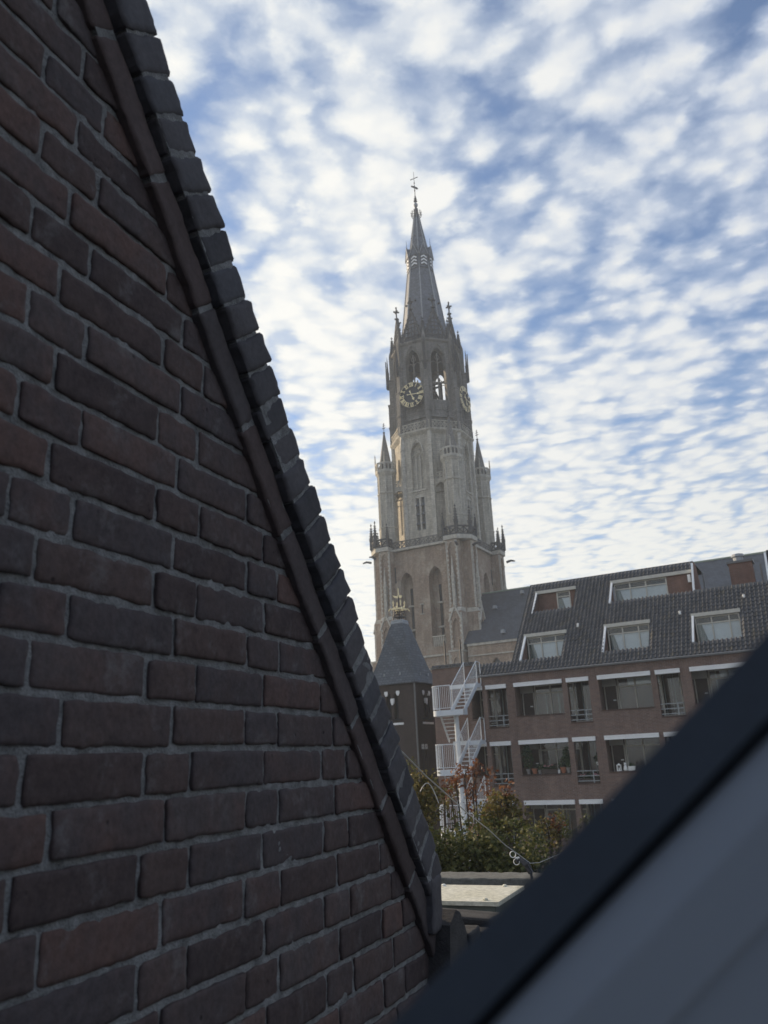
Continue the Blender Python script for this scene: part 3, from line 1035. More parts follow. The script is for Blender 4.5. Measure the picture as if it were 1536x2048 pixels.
# four corner turrets
tb, tt_, tsp, tfin = MB(), MB(), MB(), MB()
tb.lathe([(1.42, 37.5), (1.42, 41.2), (1.30, 41.4), (1.30, 50.0)], 8, rot=R(22.5))
for a in range(8):
    an = R(22.5 + 45 * a)
    x, y = 1.30 * cos(an), 1.30 * sin(an)
    tt_.tube([(x, y, 41.3), (x, y, 50.1)], 0.10, 5)
    am = R(45 * a)
    x, y = 1.22 * cos(am), 1.22 * sin(am)
    tt_.tube([(x, y, 41.3), (x, y, 46.8)], 0.05, 4)
for zz in (41.3, 46.8):
    tt_.lathe([(1.36, zz - 0.12), (1.50, zz), (1.50, zz + 0.1), (1.30, zz + 0.16)], 8, rot=R(22.5))
tt_.lathe([(1.32, 49.6), (1.68, 50.2), (1.68, 50.45), (1.4, 50.5)], 8, rot=R(22.5))
for a in range(8):
    a0, a1 = R(22.5 + 45 * a), R(67.5 + 45 * a)
    p = Vector((1.6 * cos(a0), 1.6 * sin(a0), 50.4))
    q = Vector((1.6 * cos(a1), 1.6 * sin(a1), 50.4))
    for f0, f1 in ((0.0, 0.12), (0.44, 0.56), (0.88, 1.0)):
        tt_.beam(p.lerp(q, f0) + Vector((0, 0, 0.6)), p.lerp(q, f1) + Vector((0, 0, 0.6)), 0.14, 1.1)
    tt_.beam(p + Vector((0, 0, 1.25)), q + Vector((0, 0, 1.25)), 0.18, 0.26)
    tt_.beam(p + Vector((0, 0, 0.1)), q + Vector((0, 0, 0.1)), 0.16, 0.2)
    if a % 2 == 0:
        tt_.M = Matrix.Translation((p.x, p.y, 51.5))
        tt_.lathe([(0.11, 0), (0.11, 0.7), (0.02, 2.0)], 4)
        for zz in (0.8, 1.1, 1.4, 1.7):
            tt_.lathe([(0.02, zz - 0.08), (0.17, zz), (0.02, zz + 0.1)], 4, rot=pi / 4)
        tt_.M = Matrix.Identity(4)
tsp.lathe([(1.0, 50.4), (1.0, 51.6), (0.95, 51.7), (0.09, 57.2)], 8, rot=R(22.5))
tfin.lathe([(0.05, 57.0), (0.2, 57.15), (0.2, 57.25), (0.05, 57.3), (0.04, 58.9)], 6)
for zz, w in ((57.9, 0.3), (58.3, 0.22), (58.6, 0.14)):
    tfin.beam((-w, 0, zz), (w, 0, zz + 0.12), 0.06)
    tfin.beam((0, -w, zz), (0, w, zz + 0.12), 0.06)
turr = tb.build('corner_turret', m_stone, tower)
ttr = tt_.build('turret_trim', m_trim, turr)
tsr = tsp.build('turret_spire', m_dstone, turr)
tfr = tfin.build('turret_finial', m_iron, turr)
for k in range(4):
    if k == 0:
        o = turr
    else:
        o = turr.copy()
        COL.objects.link(o)
        o.parent = tower
        for ch in (ttr, tsr, tfr):
            c = ch.copy()
            COL.objects.link(c)
            c.parent = o
    a = R(45 + 90 * k)
    o.location = (5.6 * math.sqrt(2) * cos(a), 5.6 * math.sqrt(2) * sin(a), 0)

# belfry: dark octagon with tall open arches
AP3 = 5.25
W3 = AP3 * T8
bf, bfb, mul = MB(), MB(), MB()
for k in range(8):
    bf.M = mul.M = rotz(45 * k)
    wall(bf, -W3, W3, 55.9, 71.6, -AP3, [(-1.22, 1.22, 59.3, 67.9, 70.3)], 1.0, None, 12)
    bf.M = rotz(45 * k)
    bf.quad((-W3, -4.25, 55.9), (-1.22, -4.25, 55.9), (-1.22, -4.25, 71.6), (-W3, -4.25, 71.6))
    bf.quad((W3, -4.25, 55.9), (1.22, -4.25, 55.9), (1.22, -4.25, 71.6), (W3, -4.25, 71.6))
    mul.box(-0.08, 0.08, -5.0, -4.75, 59.3, 69.5)
    mul.box(-1.22, 1.22, -4.95, -4.8, 64.2, 64.38)
    for s in (-1, 1):
        pts = [(0.61 * s + 0.57 * cos(a), -4.88, 67.2 + 0.85 * sin(a)) for a in [i * pi / 8 for i in range(9)]]
        mul.tube(pts, 0.07, 4)
    mul.tube([(0.38 * cos(a), -4.88, 68.75 + 0.38 * sin(a)) for a in [i * pi / 8 for i in range(17)]], 0.06, 4)
    mul.tube([(-1.36, -5.32, 67.8), (-1.25, -5.34, 68.9), (-0.8, -5.36, 70.0), (0, -5.38, 71.0), (0.8, -5.36, 70.0), (1.25, -5.34, 68.9), (1.36, -5.32, 67.8)], 0.11, 5)
    mul.box(-W3, W3, -5.55, -5.2, 58.1, 58.4)
    mul.box(-1.3, 1.3, -5.2, -4.7, 59.1, 61.2)
    mul.box(-1.0, -0.2, -5.3, -5.15, 59.4, 60.9)
    mul.box(0.2, 1.0, -5.3, -5.15, 59.4, 60.9)
bf.build('belfry', m_dstone, tower)
mul.build('belfry_tracery', m_dstone, tower)
fl = MB()
fl.lathe([(5.4, 71.0), (5.4, 71.4)], 8, rot=R(22.5))
fl.lathe([(5.4, 58.6), (5.4, 58.8)], 8, rot=R(22.5))
fl.build('belfry_floor', m_dark, tower)
bl = MB()
for i in range(5):
    x = -2.4 + i * 1.2
    bl.beam((x, -3.6, 62.6), (x, 3.6, 62.6), 0.22)
    bl.beam((x, 0, 58.8), (x, 0, 66.0), 0.2)
bl.beam((-3, 0, 66), (3, 0, 66), 0.25)
bl.beam((-3, -1.8, 64.4), (3, -1.8, 64.4), 0.25)
for x, y, s in ((-1.5, -1.0, 1.0), (0.6, 1.4, 0.8), (1.8, -1.4, 0.7)):
    bl.M = Matrix.Translation((x, y, 63.0)) @ Matrix.Scale(s, 4)
    bl.lathe([(0.9, 0), (0.75, 0.2), (0.5, 0.9), (0.42, 1.3), (0.1, 1.45)], 12)
bl.build('bell_frame', m_dark, tower)

bt, btc = MB(), MB()
bt.box(-0.42, 0.42, -0.95, 0.3, 55.9, 63.0)
bt.box(-0.36, 0.36, -0.70, 0.3, 63.0, 67.5)
bt.box(-0.30, 0.30, -0.50, 0.3, 67.5, 72.0)
for zz, yy in ((63.0, -0.98), (67.5, -0.73), (59.0, -1.0)):
    bt.box(-0.47, 0.47, yy - 0.04, 0.3, zz - 0.1, zz + 0.12)
bt.add([(-0.3, -0.5, 72.0), (0.3, -0.5, 72.0), (0.3, 0.3, 72.0), (-0.3, 0.3, 72.0), (0, -0.1, 73.6)], [(0, 1, 4), (1, 2, 4), (2, 3, 4), (3, 0, 4)])
btc.box(-0.16, 0.16, -1.05, -0.62, 66.0, 69.0)
btc.lathe([(0.24, 69.0), (0.02, 72.0)], 4, 0, -0.85, pi / 4)
z = 66.2
while z < 71.2:
    for s in (-1, 1):
        btc.box(0.18 * s - 0.06, 0.18 * s + 0.06, -1.18, -1.02, z, z + 0.14)
    z += 0.36
b0 = bt.build('belfry_buttress', m_dstone, tower)
c0 = btc.build('crocket_shaft', m_black, b0)
for k in range(8):
    if k == 0:
        o = b0
    else:
        o = b0.copy()
        COL.objects.link(o)
        o.parent = tower
        c = c0.copy()
        COL.objects.link(c)
        c.parent = o
    a = 45 * k + 22.5
    v = rotz(a) @ Vector((0, -AP3 / C8 + 0.02, 0))
    o.location = v
    o.rotation_euler = (0, 0, R(a))
    v2 = rotz(a) @ Vector((0, -5.55, 0))
    pinnacle(v2.x, v2.y, 71.4, 4.3, 0.9, R(a))

# parapet with openwork gables
pc = MB()
pc.lathe([(r(5.2), 71.2), (r(5.55), 71.55), (r(5.55), 71.8), (r(5.0), 71.85)], 8, rot=R(22.5))
pc.build('belfry_cornice', m_dstone, tower)
gm_, gf = MB(), MB()
for s in (-1, 1):
    gm_.beam((1.95 * s, -5.05, 71.9), (0, -4.75, 77.6), 0.26, 0.3)
    for i in range(1, 7):
        f = i / 7
        gm_.M = Matrix.Translation((1.95 * s * (1 - f) + 0.16 * s, -5.05 + 0.3 * f, 71.9 + 5.7 * f + 0.1))
        gm_.lathe([(0.03, -0.1), (0.17, 0), (0.03, 0.2)], 5)
        gm_.M = Matrix.Identity(4)
for zz in (72.9, 73.7, 74.4, 75.1, 75.8):
    hw = 1.95 * (1 - (zz - 71.9) / 5.7)
    gm_.beam((-hw, -4.97, zz), (hw, -4.97, zz), 0.13, 0.12)
for x in (-1.2, -0.6, 0, 0.6, 1.2):
    ztop = 71.9 + 5.7 * (1 - abs(x) / 1.95)
    gm_.beam((x, -4.98, 71.9), (x, -4.88, ztop - 0.2), 0.12)
gm_.tube([(0.5 * cos(a), -4.95, 73.2 + 0.5 * sin(a)) for a in [i * pi / 6 for i in range(13)]], 0.08, 4)
gf.beam((0, -4.75, 77.3), (0, -4.75, 80.1), 0.18)
for zz, w in ((77.9, 0.34), (79.25, 0.5)):
    gf.beam((-w, -4.75, zz), (w, -4.75, zz), 0.2)
    gf.beam((0, -4.75 - w, zz), (0, -4.75 + w, zz), 0.2)
gf.lathe([(0.04, 79.9), (0.17, 80.05), (0.04, 80.25)], 6, 0, -4.75)
lattice(gm_, (-2.1, -5.1, 71.85), (2.1, -5.1, 71.85), 1.0, 0.14, 0.5, 0.14)
g0 = gm_.build('openwork_gable', m_black, tower)
f0 = gf.build('gable_finial', m_black, g0)
for k in range(8):
    if k == 0:
        o = g0
    else:
        o = g0.copy()
        COL.objects.link(o)
        o.parent = tower
        c = f0.copy()
        COL.objects.link(c)
        c.parent = o
    o.rotation_euler = (0, 0, R(45 * k))

# spire
sp_ = MB()
sp_.lathe([(r(4.1), 71.8), (r(3.25), 77.0), (r(2.02), 87.6), (r(1.92), 88.0)], 8, rot=R(22.5))
sp_.build('spire', m_spire, tower)
sp_ = MB()
sp_.lathe([(r(1.95), 87.9), (r(1.62), 90.6), (0.40, 99.3)], 8, rot=R(22.5))
sp_.build('upper_spire', m_spire, tower)
for k in range(8):
    rr = MB()
    prof = [(r(4.1), 71.8), (r(3.25), 77.0), (r(2.02), 87.6), (r(1.64), 90.6), (0.42, 99.3)]
    rr.tube([(x * 1.012, 0, z) for x, z in prof], [0.11, 0.11, 0.10, 0.09, 0.06], 5)
    o = rr.build('ridge_roll', m_lead, tower)
    o.rotation_euler = (0, 0, R(22.5 + 45 * k))
lb, lr, ls = MB(), MB(), MB()
lb.prism([(-0.72, 87.3), (0.72, 87.3), (0.72, 90.1), (-0.72, 90.1)], -2.18, -1.4)
lr.add([(-0.80, -2.28, 89.9), (0, -2.28, 92.0), (0.80, -2.28, 89.9), (-0.80, -1.3, 89.9), (0, -1.2, 92.0), (0.80, -1.3, 89.9)],
       [(0, 1, 4, 3), (1, 2, 5, 4), (0, 2, 1), (3, 4, 5)])
lr.lathe([(0.07, 91.8), (0.02, 93.6)], 5, 0, -2.2)
le = MB()
for s in (-1, 1):
    le.beam((0.82 * s, -2.32, 89.8), (0, -2.32, 92.05), 0.08)
for i, zz in enumerate((87.75, 88.4, 89.05)):
    for s in (-1, 1):
        ls.prism([(0.0, zz + 0.35), (0.52 * s, zz), (0.52 * s, zz + 0.3), (0.0, zz + 0.65)], -2.23, -2.19)
sb0 = MB()
sb0.box(-0.56, 0.56, -2.215, -2.18, 87.6, 89.85)
l0 = lb.build('lucarne', m_spire, tower)
subs = [lr.build('lucarne_roof', m_spire, l0), le.build('lucarne_edge', m_lead, l0), sb0.build('shutter', m_black, l0), ls.build('shutter_chevron', m_white, l0)]
for k in range(8):
    if k == 0:
        o = l0
    else:
        o = l0.copy()
        COL.objects.link(o)
        o.parent = tower
        for ch in subs:
            c = ch.copy()
            COL.objects.link(c)
            c.parent = o
    o.rotation_euler = (0, 0, R(45 * k))
dv = MB()
for k in range(8):
    dv.M = rotz(45 * k)
    dv.lathe([(0.16, -0.1), (0.16, 0.12)], 8, 0, -3.0) if False else None
    dv.M = rotz(45 * k) @ Matrix.Translation((0.1, -2.96, 80.6)) @ Matrix.Rotation(R(80), 4, 'X')
    dv.lathe([(0.17, -0.2), (0.17, 0.16), (0.09, 0.18)], 10)
    dv.M = rotz(45 * k) @ Matrix.Translation((0, -1.13, 94.3)) @ Matrix.Rotation(R(80), 4, 'X')
    dv.lathe([(0.09, -0.2), (0.09, 0.14)], 8)
dv.build('spire_vent', m_iron, tower)
cr = MB()
cr.lathe([(0.50, 99.0), (0.55, 99.25), (0.42, 99.4), (0.30, 99.9), (0.24, 100.6), (0.16, 101.0)], 8)
for k in range(8):
    cr.M = rotz(45 * k)
    cr.tube([(0.4, 0, 98.7), (0.75, 0, 98.9), (0.98, 0, 99.5), (0.92, 0, 100.0)], [0.06, 0.07, 0.06, 0.02], 5)
    cr.lathe([(0.02, 99.6), (0.09, 99.85), (0.02, 100.3)], 5, 0.72, 0)
    cr.beam((0.35, 0, 99.6), (0.95, 0, 99.5), 0.06)
cr.build('spire_crown', m_iron, tower)
bl = MB()
bl.lathe([(0.06, 100.9), (0.3, 101.1), (0.4, 101.4), (0.3, 101.7), (0.06, 101.85)], 12)
bl.build('spire_ball', m_lead, tower, smooth=True)
cs = MB()
cs.lathe([(0.08, 101.6), (0.06, 105), (0.035, 108.5)], 6)
for zz, w in ((102.2, 0.34), (102.55, 0.30), (102.9, 0.24), (103.25, 0.18)):
    cs.lathe([(0.05, zz - 0.06), (w, zz), (0.05, zz + 0.06)], 8)
cs.build('cross_shaft', m_iron, tower)
cs = MB()
cs.beam((-0.62, 0, 107.1), (0.62, 0, 107.1), 0.09)
for s in (-1, 1):
    cs.lathe([(0.02, 106.98), (0.12, 107.1), (0.02, 107.22)], 6, 0.64 * s, 0)
cs.build('cross_bar', m_iron, tower)
cs = MB()
cs.M = Matrix.Translation((0, 0, 105.2)) @ Matrix.Rotation(R(40), 4, 'Y')
cs.prism([(-0.85, 0.12), (-0.75, -0.14), (-0.2, -0.16), (0.1, -0.12), (0.5, -0.22), (0.95, -0.1), (0.6, 0.16), (0.2, 0.14), (-0.1, 0.24), (-0.45, 0.12)], -0.06, 0.06)
cs.M = Matrix.Identity(4)
cs.lathe([(0.05, 104.2), (0.14, 104.5), (0.05, 104.8)], 6)
cs.lathe([(0.05, 105.9), (0.13, 106.1), (0.05, 106.3)], 6)
cs.build('weather_vane', m_iron, tower)

# clock dials: open ring with Roman numerals and two hands, on the faces that look at the town
STROKE = {'I': ([((0.0, 0), (0.0, 1))], 0.24), 'V': ([((-0.22, 1), (0.0, 0)), ((0.22, 1), (0.0, 0))], 0.62), 'X': ([((-0.22, 1), (0.22, 0)), ((0.22, 1), (-0.22, 0))], 0.62)}
ROMAN = ['XII', 'I', 'II', 'III', 'IIII', 'V', 'VI', 'VII', 'VIII', 'IX', 'X', 'XI']


def numeral_mesh(txt):
    b = MB()
    tot = sum(STROKE[c][1] for c in txt)
    x = -tot / 2
    k = min(1.0, 1.25 / tot)
    for ch in txt:
        lines, w = STROKE[ch]
        for i, ((xa, za), (xb, zb)) in enumerate(lines):
            t_ = 0.15 if i == 0 else 0.075
            xo = (x + w / 2)
            d_ = Vector((xb - xa, 0, zb - za)).normalized()
            s_ = Vector((d_.z, 0, -d_.x)) * t_ / 2
            p, q = Vector(((xo + xa) * k, 0, za)), Vector(((xo + xb) * k, 0, zb))
            vs = [p - s_, p + s_, q + s_, q - s_]
            b.add([(v.x * 0.66, -0.04, v.z * 0.66) for v in vs] + [(v.x * 0.66, 0.04, v.z * 0.66) for v in vs],
                  [(0, 1, 2, 3), (4, 7, 6, 5), (0, 4, 5, 1), (1, 5, 6, 2), (2, 6, 7, 3), (3, 7, 4, 0)])
        for zz in (0.0, 0.6):
            b.box((x + 0.03) * 0.66 * k, (x + w - 0.03) * 0.66 * k, -0.045, 0.045, zz, zz + 0.065)
        x += w
    return b


num_me = None
for k in (0, 1, 2, 3):
    dial = thing('clock_dial', None, None)
    dial.parent = tower
    dial.matrix_local = rotz(90 * k) @ Matrix.Translation((0.0, -6.35, 62.0))
    b = MB()
    for rr in (1.34, 2.0):
        b.tube([(rr * cos(i * pi / 24), 0.05, rr * sin(i * pi / 24)) for i in range(49)], 0.035, 4)
    for i in range(12):
        a = i * pi / 6 + pi / 12
        b.beam((1.34 * cos(a), 0.06, 1.34 * sin(a)), (2.0 * cos(a), 0.06, 2.0 * sin(a)), 0.05)
    for a in (R(45), R(135), R(225), R(315)):
        b.beam((2.0 * cos(a), 0.1, 2.0 * sin(a)), (1.75 * cos(a), 1.1, 1.75 * sin(a)), 0.09)
    for a in (0, R(90), R(180), R(270)):
        b.beam((0, 0.08, 0), (1.34 * cos(a), 0.08, 1.34 * sin(a)), 0.05)
    b.build('dial_ring', m_iron, dial)
    b = MB()
    b.disc(0, 0.16, 0, 2.12, 48)
    b.build('dial_dark_disc', m_dial_dark, dial) if k in (0,) else None  # added dark disc stands in for belfry gloom behind the open dial
    b = MB()
    for i in range(60):
        a = i * pi / 30
        x, zz = 2.07 * cos(a), 2.07 * sin(a)
        b.box(x - 0.04, x + 0.04, -0.03, 0.05, zz - 0.04, zz + 0.04)
    b.build('minute_dots', m_gold, dial)
    for i, txt in enumerate(ROMAN):
        o = numeral_mesh(txt).build('numeral', m_gold, dial)
        a = R(30 * i)
        o.matrix_local = Matrix.Rotation(a, 4, 'Y') @ Matrix.Translation((0, 0, 1.35))
    for nm, ang, ln, wd in (('hour_hand', 158, 1.2, 0.17), ('minute_hand', 97, 1.75, 0.11)):
        b = MB()
        yy = -0.12 if nm == 'hour_hand' else -0.18
        b.prism([(-wd * 0.5, -0.5), (wd * 0.5, -0.5), (wd * 0.9, -0.62), (0, -0.8), (-wd * 0.9, -0.62)], yy, yy + 0.05)
        b.prism([(-wd * 0.4, -0.5), (wd * 0.4, -0.5), (wd * 0.45, ln * 0.55), (wd * 1.3, ln * 0.66), (wd * 0.6, ln * 0.8), (0, ln), (-wd * 0.6, ln * 0.8), (-wd * 1.3, ln * 0.66), (-wd * 0.45, ln * 0.55)], yy, yy + 0.05)
        b.lathe([(0.01, 0), (0.01, 0.001)], 3)
        o = b.build(nm, m_gold, dial)
        o.rotation_euler = (0, R(ang), 0)

# nave behind the tower
nave = thing('church_nave', 'long church nave with a steep dark slate roof behind the flats', 'church', (TX, TY, 0), TRZ)
nb, nbk, nt = MB(), MB(), MB()
wall(nb, 6.9, 60, 0, 22.2, -8.0, [(9.5 + i * 6, 12.2 + i * 6, 7, 17.0, 20.2) for i in range(8)], 0.6, nbk, 10)
nb.quad((6.9, 8, 0), (60, 8, 0), (60, 8, 22.2), (6.9, 8, 22.2))
nb.quad((60, -8, 0), (60, 8, 0), (60, 8, 22.2), (60, -8, 22.2))
nb.build('nave_wall', m_tbrick, nave)
nbk.build('nave_window', m_louv, nave)
nt.box(6.9, 60, -8.25, -7.9, 22.0, 22.3)
nt.box(6.9, 60, -8.15, -7.9, 20.6, 20.75)
nt.build('nave_cornice', m_trim, nave)
nr = MB()
nr.add([(6.4, -8.3, 22.3), (60, -8.3, 22.3), (60, 0, 30.5), (6.4, 0, 30.5), (6.4, 8.3, 22.3), (60, 8.3, 22.3)], [(0, 1, 2, 3), (3, 2, 5, 4), (0, 3, 4), (1, 5, 2)])
nr.build('nave_roof', mat_slate('nave_slate', (0.050, 0.060, 0.078), 0.25, 0.35, 0.2), nave)
b = MB()
b.tube([(6.4, 0, 30.55), (60, 0, 30.55)], 0.13, 6)
b.build('ridge_cap', mat_plain('copper_ridge', (0.28, 0.33, 0.26), 0.6), nave)
for x, y, zz in ((9.5, -3.2, 27.5), (13.0, -1.2, 29.5), (12.0, -7.6, 23.3), (33.5, -1.6, 29.1), (41.5, -1.1, 29.6)):
    b = MB()
    b.prism([(x - 0.25, zz), (x + 0.25, zz), (x + 0.2, zz + 0.45), (x - 0.2, zz + 0.45)], y - 0.3, y + 0.3)
    b.build('roof_hatch', m_lead, nave)
# ------------------------------------------------------------------ flats with loggias and a tiled mansard
FB = FN * 39.93
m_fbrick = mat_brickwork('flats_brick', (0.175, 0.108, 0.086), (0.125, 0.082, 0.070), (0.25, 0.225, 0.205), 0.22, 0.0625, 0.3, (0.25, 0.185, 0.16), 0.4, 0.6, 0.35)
m_back = mat_brickwork('loggia_brick', (0.09, 0.055, 0.045), (0.07, 0.045, 0.04), (0.09, 0.08, 0.075), 0.22, 0.0625, 0.2)  # facade brick darkened: loggia shade put into the colour
m_ceil = mat_plain('loggia_ceiling', (0.45, 0.45, 0.43), 0.8, 0.1, 2)
m_frame = mat_plain('window_frame_paint', (0.56, 0.54, 0.48), 0.5, 0.1, 4, 0.05)
m_trimw = mat_plain('white_fascia', (0.80, 0.81, 0.81), 0.5, 0.08, 3, 0.05, stretch=(0.6, 1, 3))
m_glass = mat_glass('window_glass', (0.94, 0.97, 0.98))
m_curt = mat_plain('net_curtain', (0.36, 0.39, 0.37), 0.9, 0.3, 7, 0.1, stretch=(4, 4, 0.15))  # vertical tone stripes paint the shading of the folds
m_skyref = mat_plain('painted_sky_reflection', (0.84, 0.85, 0.86), 0.8, 0.06, 3, 0.05)  # pale tone that imitates bright sky reflected in the glass
m_door = mat_plain('dark_door', (0.055, 0.04, 0.035), 0.5, 0.2, 5)
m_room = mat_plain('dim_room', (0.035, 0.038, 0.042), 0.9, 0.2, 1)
TSTOPS = [(0.0, (0.058, 0.060, 0.066)), (0.45, (0.080, 0.082, 0.088)), (0.8, (0.100, 0.100, 0.104)), (1.0, (0.088, 0.082, 0.070))]
m_tile = mat_random('pantile', TSTOPS, 0.5, 9.0, 0.25, 0.3, 0.004, spec=0.4)
m_tile_many = mat_random('pantiles', TSTOPS, 0.5, 9.0, 0.25, 0.3, 0.004, island=True, spec=0.4)
m_rail2 = mat_plain('railing_paint', (0.32, 0.34, 0.35), 0.45, 0.1, 4)
m_gut = mat_plain('gutter_metal', (0.16, 0.165, 0.17), 0.5, 0.15, 3)
m_dbrick = mat_brickwork('cheek_brick', (0.20, 0.11, 0.085), (0.16, 0.09, 0.07), (0.2, 0.18, 0.16), 0.22, 0.0625, 0.25)

flats = thing('apartment_building', 'brown brick apartment building with open loggias and a dark tiled mansard roof', 'building', FB, TRZ)
AW = (11.18, 8.34, 5.48)                    # top of the white fascias
NARROW, WIDE = [], []
s = -14.5
MOD = 4.325
for i in range(4):
    WIDE.append((s + MOD * i, s + MOD * i + 2.5))
    NARROW.append((s + MOD * i + 2.76, s + MOD * i + 3.85))
NARROW.insert(0, (-16.05, -14.96))
LEFT = (-16.95, -16.29)
XR = 2.6
ops = []
for zt in AW:
    ops += [(a, b, zt - 1.66, zt, zt) for a, b in WIDE] + [(LEFT[0], LEFT[1], zt - 1.66, zt, zt)]
    ops += [(a, b, zt - 2.13, zt, zt) for a, b in NARROW]
fw = MB()
wall(fw, -17.15, XR, 0, 11.66, 0.0, ops, 0.33)
fw.quad((-17.15, 0, 0), (-17.15, 9, 0), (-17.15, 9, 11.66), (-17.15, 0, 11.66))
fw.quad((XR, 0, 0), (XR, 9, 0), (XR, 9, 11.66), (XR, 0, 11.66))
# inner faces of the loggia fronts
for zt in AW:
    for a, b in zip([-17.1] + [o for w in sorted(WIDE + NARROW + [LEFT]) for o in (w[1],)], [o for w in sorted(WIDE + NARROW + [LEFT]) for o in (w[0],)] + [XR]):
        fw.quad((a, 0.33, zt - 2.6), (b, 0.33, zt - 2.6), (b, 0.33, zt + 0.25), (a, 0.33, zt + 0.25))
fw.build('facade_wall', m_fbrick, flats)
for zt in AW:
    for a, b in WIDE + NARROW + [LEFT]:
        b_ = MB()
        b_.box(a - 0.02, b + 0.02, -0.10, 0.12, zt - 0.20, zt)
        b_.box(a - 0.02, b + 0.02, -0.115, -0.102, zt - 0.05, zt - 0.01)
        b_.build('sunscreen_box', m_trimw, flats)
    b_ = MB()
    b_.box(-17.1, XR, 0.334, 1.5, zt + 0.12, zt + 0.3)
    b_.build('loggia_ceiling', m_ceil, flats)
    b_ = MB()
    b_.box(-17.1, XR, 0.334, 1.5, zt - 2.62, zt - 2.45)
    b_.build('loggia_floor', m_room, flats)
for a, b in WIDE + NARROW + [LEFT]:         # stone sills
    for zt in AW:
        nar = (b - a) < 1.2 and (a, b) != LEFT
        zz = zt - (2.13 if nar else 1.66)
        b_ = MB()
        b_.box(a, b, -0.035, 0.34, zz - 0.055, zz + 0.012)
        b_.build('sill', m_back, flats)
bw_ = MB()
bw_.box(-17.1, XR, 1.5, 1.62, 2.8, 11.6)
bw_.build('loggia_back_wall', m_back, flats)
for a, b in WIDE:
    for zt in AW:
        pz = MB()
        pz.box(a - 0.30, a - 0.18, 0.34, 1.5, zt - 2.45, zt + 0.12)
        pz.build('party_screen', m_fbrick, flats)


def curtain_mesh(x0, x1, z0, z1, y, seed, amp=0.055):
    b = MB()
    n = max(6, int((x1 - x0) / 0.05))
    rr = random.Random(seed)
    ph = rr.random() * 6
    pts = [(x0 + (x1 - x0) * i / n, y + amp * sin(i * 1.9 + ph) + amp * 0.5 * sin(i * 0.7 + ph)) for i in range(n + 1)]
    for (xa, ya), (xb, yb) in zip(pts, pts[1:]):
        b.quad((xa, ya, z0), (xb, yb, z0), (xb, yb, z1), (xa, ya, z1))
    return b


def window(parent, x0, x1, z0, z1, y, cols, transom=None, curtain=None, name='window', depth_room=2.2, fw_=0.06, seed=0, back=True, cmat=None):
    """framed window: frame mesh with panes and curtains as its own pieces; cols = inner mullion positions"""
    b = MB()
    b.box(x0, x1, y - 0.04, y + 0.04, z0, z0 + fw_)
    b.box(x0, x1, y - 0.04, y + 0.04, z1 - fw_, z1)
    xs = [x0 + fw_ / 2] + list(cols) + [x1 - fw_ / 2]
    for x in xs:
        b.box(x - fw_ / 2, x + fw_ / 2, y - 0.045, y + 0.045, z0 + 0.001, z1 - 0.001)
    if transom:
        b.box(x0 + 0.001, x1 - 0.001, y - 0.035, y + 0.035, transom - fw_ / 2, transom + fw_ / 2)
    f = b.build(name, m_frame, parent)
    edges = xs
    for xa, xb in zip(edges, edges[1:]):
        for za, zb in ([(z0, transom), (transom, z1)] if transom else [(z0, z1)]):
            p = MB()
            p.box(xa + fw_ / 2, xb - fw_ / 2, y - 0.004, y + 0.004, za + fw_ / 2, zb - fw_ / 2)
            p.build('pane', m_glass, f)
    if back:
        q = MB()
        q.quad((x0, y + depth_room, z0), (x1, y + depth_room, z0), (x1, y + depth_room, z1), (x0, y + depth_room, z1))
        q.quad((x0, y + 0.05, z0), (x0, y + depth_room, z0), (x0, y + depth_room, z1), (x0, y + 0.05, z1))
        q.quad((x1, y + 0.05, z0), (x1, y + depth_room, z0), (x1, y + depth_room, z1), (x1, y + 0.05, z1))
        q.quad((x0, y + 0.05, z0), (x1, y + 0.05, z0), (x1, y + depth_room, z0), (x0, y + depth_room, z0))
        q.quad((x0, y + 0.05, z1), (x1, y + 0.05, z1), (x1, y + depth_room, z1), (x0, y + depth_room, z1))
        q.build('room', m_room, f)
    for i, (xa, xb, za, zb) in enumerate(curtain or []):
        curtain_mesh(xa, xb, za, zb, y + 0.14, seed * 7 + i).build('curtain', cmat or m_curt, f)
    return f


